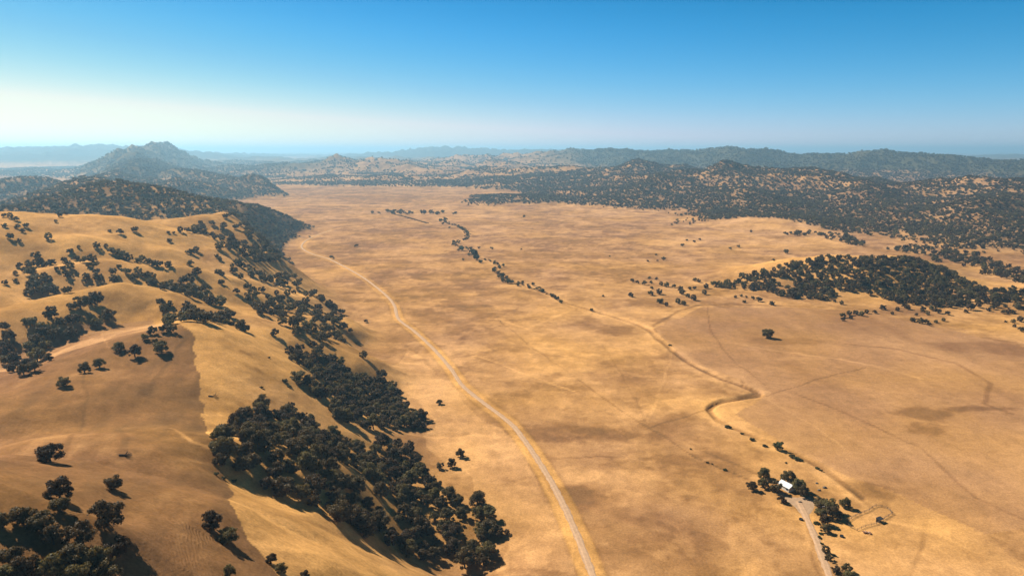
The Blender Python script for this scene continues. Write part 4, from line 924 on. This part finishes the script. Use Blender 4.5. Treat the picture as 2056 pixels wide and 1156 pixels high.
def far_forest():
    nr = np.random.default_rng(77); out = []
    for r0, r1, sp, size in ((1050, 2000, 8.2, 7.2), (2000, 3300, 8.8, 7.8), (3300, 5200, 12, 10), (5200, 9500, 24, 14)):
        n = int(.5*R_(86)*(r1*r1-r0*r0)/sp**2)
        r = np.sqrt(nr.uniform(r0*r0, r1*r1, n)); a = nr.uniform(-R_(43), R_(43), n)
        x, y = r*np.sin(a), r*np.cos(a)
        z = ground_z(x, y); e = max(12, sp)
        dx = (ground_z(x+e, y)-ground_z(x-e, y))/(2*e); dy = (ground_z(x, y+e)-ground_z(x, y-e))/(2*e)
        sunny = -(dx*to_sun.x+dy*to_sun.y)/math.hypot(to_sun.x, to_sun.y)       # + faces the sun
        left = (x < np.interp(y, [p[1] for p in TOE], [p[0] for p in TOE])-30) & (y < 8500)
        p = sstep(6, 15, z+3*fbm(x, y, 240, 3, 210))
        noi = fbm(x, y, 420, 4, 211)+.7*fbm(x, y, 120, 3, 212)
        gate = 1.0+.95*noi-1.7*np.clip(sunny, -.08, .5)
        gate = np.where(left, gate+.08, gate)
        cen = (y > 4000) & (x < 600) & ~left
        gate = np.where(cen, .30+1.5*noi-1.0*np.clip(sunny, -.1, .5), gate)
        p = p*np.clip(gate, np.where(cen, .06, np.where(x > 900, .72, .30)), 1)
        bare = in_poly(x, y, BARE); p = np.where(bare, 0, p)
        near_left = (x < 0) & (y < 1180) & (x > -700); p = np.where(near_left, 0, p)
        hillock = (x > 250) & (x < 900) & (y < 1200); p = np.where(hillock, 0, p)
        # thin fringe running out on the plain below the ranges
        fr = sstep(3.0, 7.0, z)*(x > 400)*(fbm(x, y, 160, 3, 213) > .15)*.25
        p = np.maximum(p, np.where(bare | near_left | hillock | (y < 1300), 0, fr))
        k = nr.random(n) < p
        out += list(zip(x[k], y[k], size*nr.uniform(.6, 1.35, k.sum())))
    return out
ff = far_forest(); print('far trees', len(ff))
mass('mountain_woodland', ff, 'far', 'dark oak woodland covering the far ridges and ranges round the valley', 'woodland')

# low shrubs
SHRUB = [crown_mesh('foliage', 700+k, 500, .8, .35, 12, 1.0, creek_leaf)[0] for k in range(3)]
def shrub_trunk():
    rng = random.Random(3); mb = MB()
    for k in range(5):
        a = k*1.257; limb(mb, (0, 0, -.6), (1.8*math.cos(a), 1.8*math.sin(a), 2.6), .16, .05, rng, 5, 3)
    d = bpy.data.meshes.new('stem'); d.from_pydata(mb.v, [], mb.f); d.materials.append(bark); d.update(); return d
STEM = shrub_trunk()
for k, (lab, grp, lst) in SHRUBS.items():
    for x, y, w in lst:
        rng = random.Random(int(x*7+y)); s = w/9.4
        t = tag(empty('shrub', (x, y, float(ground_z(x, y)[0])-1.1*s), rng.uniform(0, 6)), lab, 'shrub', grp); t.scale = (s, s*rng.uniform(.8, 1.3), s)
        for nm, d in (('foliage', rng.choice(SHRUB)), ('stem', STEM)):
            o = bpy.data.objects.new(nm, d); COL.objects.link(o); o.parent = t
# ---------------------------------------------------------------- farm
white_metal = surface_mat('white_roof_metal', (.70, .71, .71), .93, 1.05, 2.0, .45)
wall_paint = surface_mat('pale_siding', (.62, .58, .50), .85, 1.1, 1.5, .8)
grey_wood = surface_mat('weathered_wood', (.15, .115, .085), .7, 1.25, 3.0, .95)
grey_metal = surface_mat('grey_roof_metal', (.30, .31, .32), .85, 1.12, 2.0, .5, .3)
dark_metal = surface_mat('dark_tank_metal', (.035, .036, .038), .8, 1.2, 2.0, .6)
rust = surface_mat('rusty_iron', (.22, .11, .06), .7, 1.3, 3.0, .9)
glass = surface_mat('window_glass', (.03, .04, .05), .9, 1.1, 1.0, .12)
stone = surface_mat('field_stone', (.13, .115, .10), .75, 1.25, 2.5, 1.0, bump=.05)
def gz1(x, y): return float(ground_z(x, y)[0])
def footing(x, y, r):
    a = np.linspace(0, 6.28, 16); return float(ground_z(x+r*np.cos(a), y+r*np.sin(a)).min())
def gable_house(name, loc, rz, L, Wd, hw, hr, wall_m, roof_m, label, cat, windows, ov=.5):
    t = tag(empty(name, loc, rz), label, cat)
    b = MB(); a, c = L/2, Wd/2; z0 = -.6
    b.v = [(-a, -c, z0), (a, -c, z0), (a, c, z0), (-a, c, z0), (-a, -c, hw), (a, -c, hw), (a, c, hw), (-a, c, hw), (-a, 0, hw+hr), (a, 0, hw+hr)]
    b.f = [(0, 1, 5, 4), (2, 3, 7, 6), (1, 2, 6, 9, 5), (3, 0, 4, 8, 7), (3, 2, 1, 0)]
    b.build('wall', wall_m, t)
    sl = hr/c; rt = .12
    for s in (-1, 1):       # the two roof slopes, ribbed sheets butted at the ridge
        r = MB(); e = c+ov
        zl, zr = hw-ov*sl+.04, hw+hr+.04
        r.v = [(-a-ov, s*e, zl), (a+ov, s*e, zl), (a+ov, 0, zr), (-a-ov, 0, zr), (-a-ov, s*e, zl+rt), (a+ov, s*e, zl+rt), (a+ov, 0, zr+rt), (-a-ov, 0, zr+rt)]
        r.f = [(0, 1, 2, 3), (7, 6, 5, 4), (0, 4, 5, 1), (1, 5, 6, 2), (2, 6, 7, 3), (3, 7, 4, 0)]
        o = r.build('roof_slope', roof_m, t)
        n = int(L/.9); rb = MB()
        for k in range(n+1):
            x = -a-ov+.06+k*(L+2*ov-.12)/n
            rb.tube([(x, s*e, zl+rt+.01), (x, s*.12, zr+rt-.12*sl+.01)], [.035, .035], 4)
        rb.build('seam', roof_m, o)
    rc = MB(); rc.tube([(-a-ov, 0, hw+hr+rt+.06), (a+ov, 0, hw+hr+rt+.06)], [.11, .11], 6); rc.build('ridge_cap', roof_m, t)
    for x, s, w, h, zc, nm in windows:
        fr = MB(); fr.box((x, s*(c+.03), zc), (w+.2, .08, h+.2)); f = fr.build(nm, white_metal if nm == 'window' else grey_wood, t)
        gl = MB(); gl.box((x, s*(c+.08), zc), (w, .05, h)); gl.build('pane' if nm == 'window' else 'door_panel', glass if nm == 'window' else wall_paint, f)
    return t
hx, hy = SPOT['house']
gable_house('farmhouse', (hx, hy, footing(hx, hy, 7)+.15), R_(118), 7.4, 5.2, 2.6, 1.3, wall_paint, white_metal, 'farmhouse with a bright white metal gable roof among dark trees', 'house',
            [(-2.7, -1, 1.3, 1.2, 1.5, 'window'), (-.6, -1, 1.0, 2.0, 1.05, 'door'), (2.4, -1, 1.4, 1.2, 1.5, 'window'), (-2.4, 1, 1.3, 1.2, 1.5, 'window'), (2.4, 1, 1.3, 1.2, 1.5, 'window')])
sx_, sy_ = SPOT['shed']
gable_house('shed', (sx_, sy_, footing(sx_, sy_, 4)+.1), R_(40), 6.0, 4.2, 2.3, 1.0, grey_wood, grey_metal, 'small grey-roofed shed half hidden under the trees beside the drive', 'shed',
            [(0, -1, 1.2, 1.9, 1.0, 'door')], .3)
def tank(loc, r, h, label, mat):
    t = tag(empty('stock_tank', loc), label, 'tank'); n = 20; b = MB()
    ring = lambda rad, z: [(rad*math.cos(2*math.pi*k/n), rad*math.sin(2*math.pi*k/n), z) for k in range(n)]
    b.v = ring(r, -.25)+ring(r, h)+ring(r*.93, h)+ring(r*.93, h-.25)
    for q in range(3):
        for k in range(n): b.f.append((q*n+k, q*n+(k+1) % n, (q+1)*n+(k+1) % n, (q+1)*n+k))
    b.build('wall', mat, t)
    w = MB(); w.v = ring(r*.93, h-.22); w.f = [tuple(range(n))]; w.build('water', glass, t)
    rim = MB(); pts = ring(r*.965, h+.02); pts.append(pts[0]); rim.tube(pts, [.05]*len(pts), 5, False); rim.build('rim', mat, t)
tank((*SPOT['tank'], gz1(*SPOT['tank'])), 1.0, .75, 'small dark round stock tank beside the farm drive', dark_metal)
tank((*SPOT['tank2'], gz1(*SPOT['tank2'])), .95, .8, 'small dark round stock tank on the bare ground near the corral', dark_metal)
def shelter():
    x, y = SPOT['shelter']; t = tag(empty('lean_to', (x, y, footing(x, y, 2)), R_(25)), 'low dark lean-to shelter standing at the corral fence', 'shelter')
    for sx in (-1, 1):
        for sy in (-1, 1): MB().box((sx*1.5, sy*.9, .85+.15*sy), (.14, .14, 2.3+.3*sy)).build('post', grey_wood, t)
    MB().box((0, 0, 2.05), (3.7, 2.5, .10), 0, (.16, 'X')).build('roof', dark_metal, t)
    for k in range(6): MB().box((-1.35+k*.54, .99, .95), (.50, .05, 1.9)).build('plank', grey_wood, t)
shelter()
def scrap():
    x, y = SPOT['scrap']; t = tag(empty('scrap_heap', (x, y, gz1(x, y))), 'heap of white and rusty scrap sheets on bare ground by the corral', 'scrap'); rng = random.Random(8)
    for k in range(9):
        m = white_metal if k % 3 == 0 else rust
        MB().box((rng.uniform(-1.5, 1.5), rng.uniform(-1.2, 1.2), .12+.11*k*.6), (rng.uniform(1.0, 2.4), rng.uniform(.6, 1.3), .06), rng.uniform(0, 3), (rng.uniform(-.3, .3), 'X')).build('sheet', m, t)
    for k in range(4):
        a = rng.uniform(0, 3); MB().tube([(-1.6*math.cos(a), -1.6*math.sin(a), .1+.1*k), (1.8*math.cos(a), 1.8*math.sin(a), .25+.15*k)], [.07, .07], 6).build('pipe', rust, t)
scrap()
def fence(pts, label):
    c = catmull(pts, 3.0); t = tag(empty('corral_fence', (c[0].x, c[0].y, gz1(c[0].x, c[0].y))), label, 'fence'); o = Vector(t.location)
    tops = []
    for p in c:
        z = gz1(p.x, p.y); MB().tube([(p.x-o.x, p.y-o.y, z-.4-o.z), (p.x-o.x, p.y-o.y, z+1.45-o.z)], [.10, .085], 6).build('post', grey_wood, t)
        tops.append(Vector((p.x-o.x, p.y-o.y, z-o.z)))
    for a, b in zip(tops[:-1], tops[1:]):
        for h in (.45, .85, 1.25): MB().tube([a+Vector((0, 0, h)), b+Vector((0, 0, h))], [.055, .055], 4).build('rail', grey_wood, t)
for p, l in zip(CORRALS, ('weathered rail fence of the corral running past the lean-to', 'weathered rail fence closing the back of the corral', 'weathered rail fence on the drive side of the corral')): fence(p, l)
def rock(seed):
    rng = random.Random(seed); b = MB(); n, m = 8, 5
    for i in range(m):
        ph = -math.pi/2+math.pi*(i+.5)/m
        for k in range(n):
            r = rng.uniform(.8, 1.15); b.v.append((r*math.cos(ph)*math.cos(k*2*math.pi/n), r*math.cos(ph)*math.sin(k*2*math.pi/n), .7*r*math.sin(ph)))
    for i in range(m-1):
        for k in range(n): b.f.append((i*n+k, i*n+(k+1) % n, (i+1)*n+(k+1) % n, (i+1)*n+k))
    b.f += [tuple(reversed(range(n))), tuple((m-1)*n+k for k in range(n))]
    return b
for k in ('b1', 'b2', 'b3', 'b4'):
    x, y = SPOT[k]; b = rock(ord(k[1])); s = {'b1': 1.0, 'b2': .8, 'b3': .7, 'b4': .8}[k]; b.v = [(s*1.3*p[0], s*p[1], s*p[2]) for p in b.v]
    o = b.build('boulder', stone); o.location = (x, y, gz1(x, y)+.25*s); tag(o, 'dark boulder lying on the bare ground between farmhouse and creek' if k != 'b4' else 'dark boulder at the top end of the farm drive', 'boulder', 'boulders behind the farm' if k != 'b4' else None)
def dead_tree(spot, seed, label, L):
    rng = random.Random(seed); x, y = SPOT[spot]; a = rng.uniform(.2, 1.0); d = Vector((math.cos(a), math.sin(a), 0))
    gx1 = gz1(x+d.x*L, y+d.y*L)-gz1(x, y)
    t = tag(empty('fallen_tree', (x, y, gz1(x, y))), label, 'dead tree')
    end = Vector((d.x*L, d.y*L, gx1+.5)); b = MB(); limb(b, (0, 0, .1), end, .42, .16, rng, 8, 6); tr = b.build('trunk', deadwood, t, True)
    for k in range(9):
        f = rng.uniform(.35, 1); base = Vector((0, 0, .2)).lerp(end, f)
        side = Vector((-d.y, d.x, 0))*rng.choice((-1, 1)); v = d*rng.uniform(.2, 1.4)+side*rng.uniform(.6, 1.6)+Vector((0, 0, rng.uniform(.3, 1.6)))
        b = MB(); limb(b, base, base+v*L*.28, .13, .03, rng, 5, 4); br = b.build('branch', deadwood, t, True)
        b = MB(); limb(b, base+v*L*.16, base+v*L*.16+Vector((rng.uniform(-1, 1), rng.uniform(-1, 1), rng.uniform(0, 1)))*L*.16, .06, .02, rng, 4, 3); b.build('twig', deadwood, br, True)
dead_tree('dead1', 4, 'bare fallen dead tree lying on the bright golden spur', 4.6)
dead_tree('dead2', 9, 'bare fallen dead branchy tree on the grazed brown slope', 4.2)

# dark hedge row and ranch trees far up the valley
hp = []
for i, p in enumerate(catmull(HEDGE, 6.0)): hp.append((p.x+(i*37 % 5)-2, p.y+(i*53 % 7)-3, 4.6))
bx_, by_ = SPOT['barn_far']; rng = random.Random(2)
for k in range(34): hp.append((bx_+rng.gauss(0, 55), by_+rng.gauss(0, 30), rng.uniform(9, 15)))
mass('valley_hedgerow', hp, 'far', 'straight dark hedgerow and ranch trees far up the valley floor', 'hedgerow')

# continuous low thicket lining the upper creek
ct = []; rng = random.Random(12)
for p in catmull([q for q in CREEK if q[1] > 880], 5.0):
    if rng.random() < .78: ct.append((p.x+rng.gauss(0, 3), p.y+rng.gauss(0, 3), rng.uniform(3.0, 7.0)))
mass('creek_thicket', ct, 'far', 'low thicket lining the winding dry creek across the plain', 'thicket')
# ---------------------------------------------------------------- haze: one even body of air round the whole place
def haze_box():
    b = MB(); zt = max(float(TZ.max())+30, 260); zb = float(TZ.min())-1.5
    b.box((0, 0, (zt+zb)/2), (150000, 150000, zt-zb))
    m = bpy.data.materials.new('haze'); m.use_nodes = True; n = m.node_tree; n.nodes.clear()
    o = nd(n, 'ShaderNodeOutputMaterial'); v = nd(n, 'ShaderNodeVolumePrincipled')
    v.inputs['Color'].default_value = (.42, .75, 1.0, 1); v.inputs['Density'].default_value = HAZE
    v.inputs['Anisotropy'].default_value = .32
    n.links.new(v.outputs[0], o.inputs['Volume'])
    tag(b.build('haze', m), kind='stuff')
HAZE = 8.5e-5
haze_box()
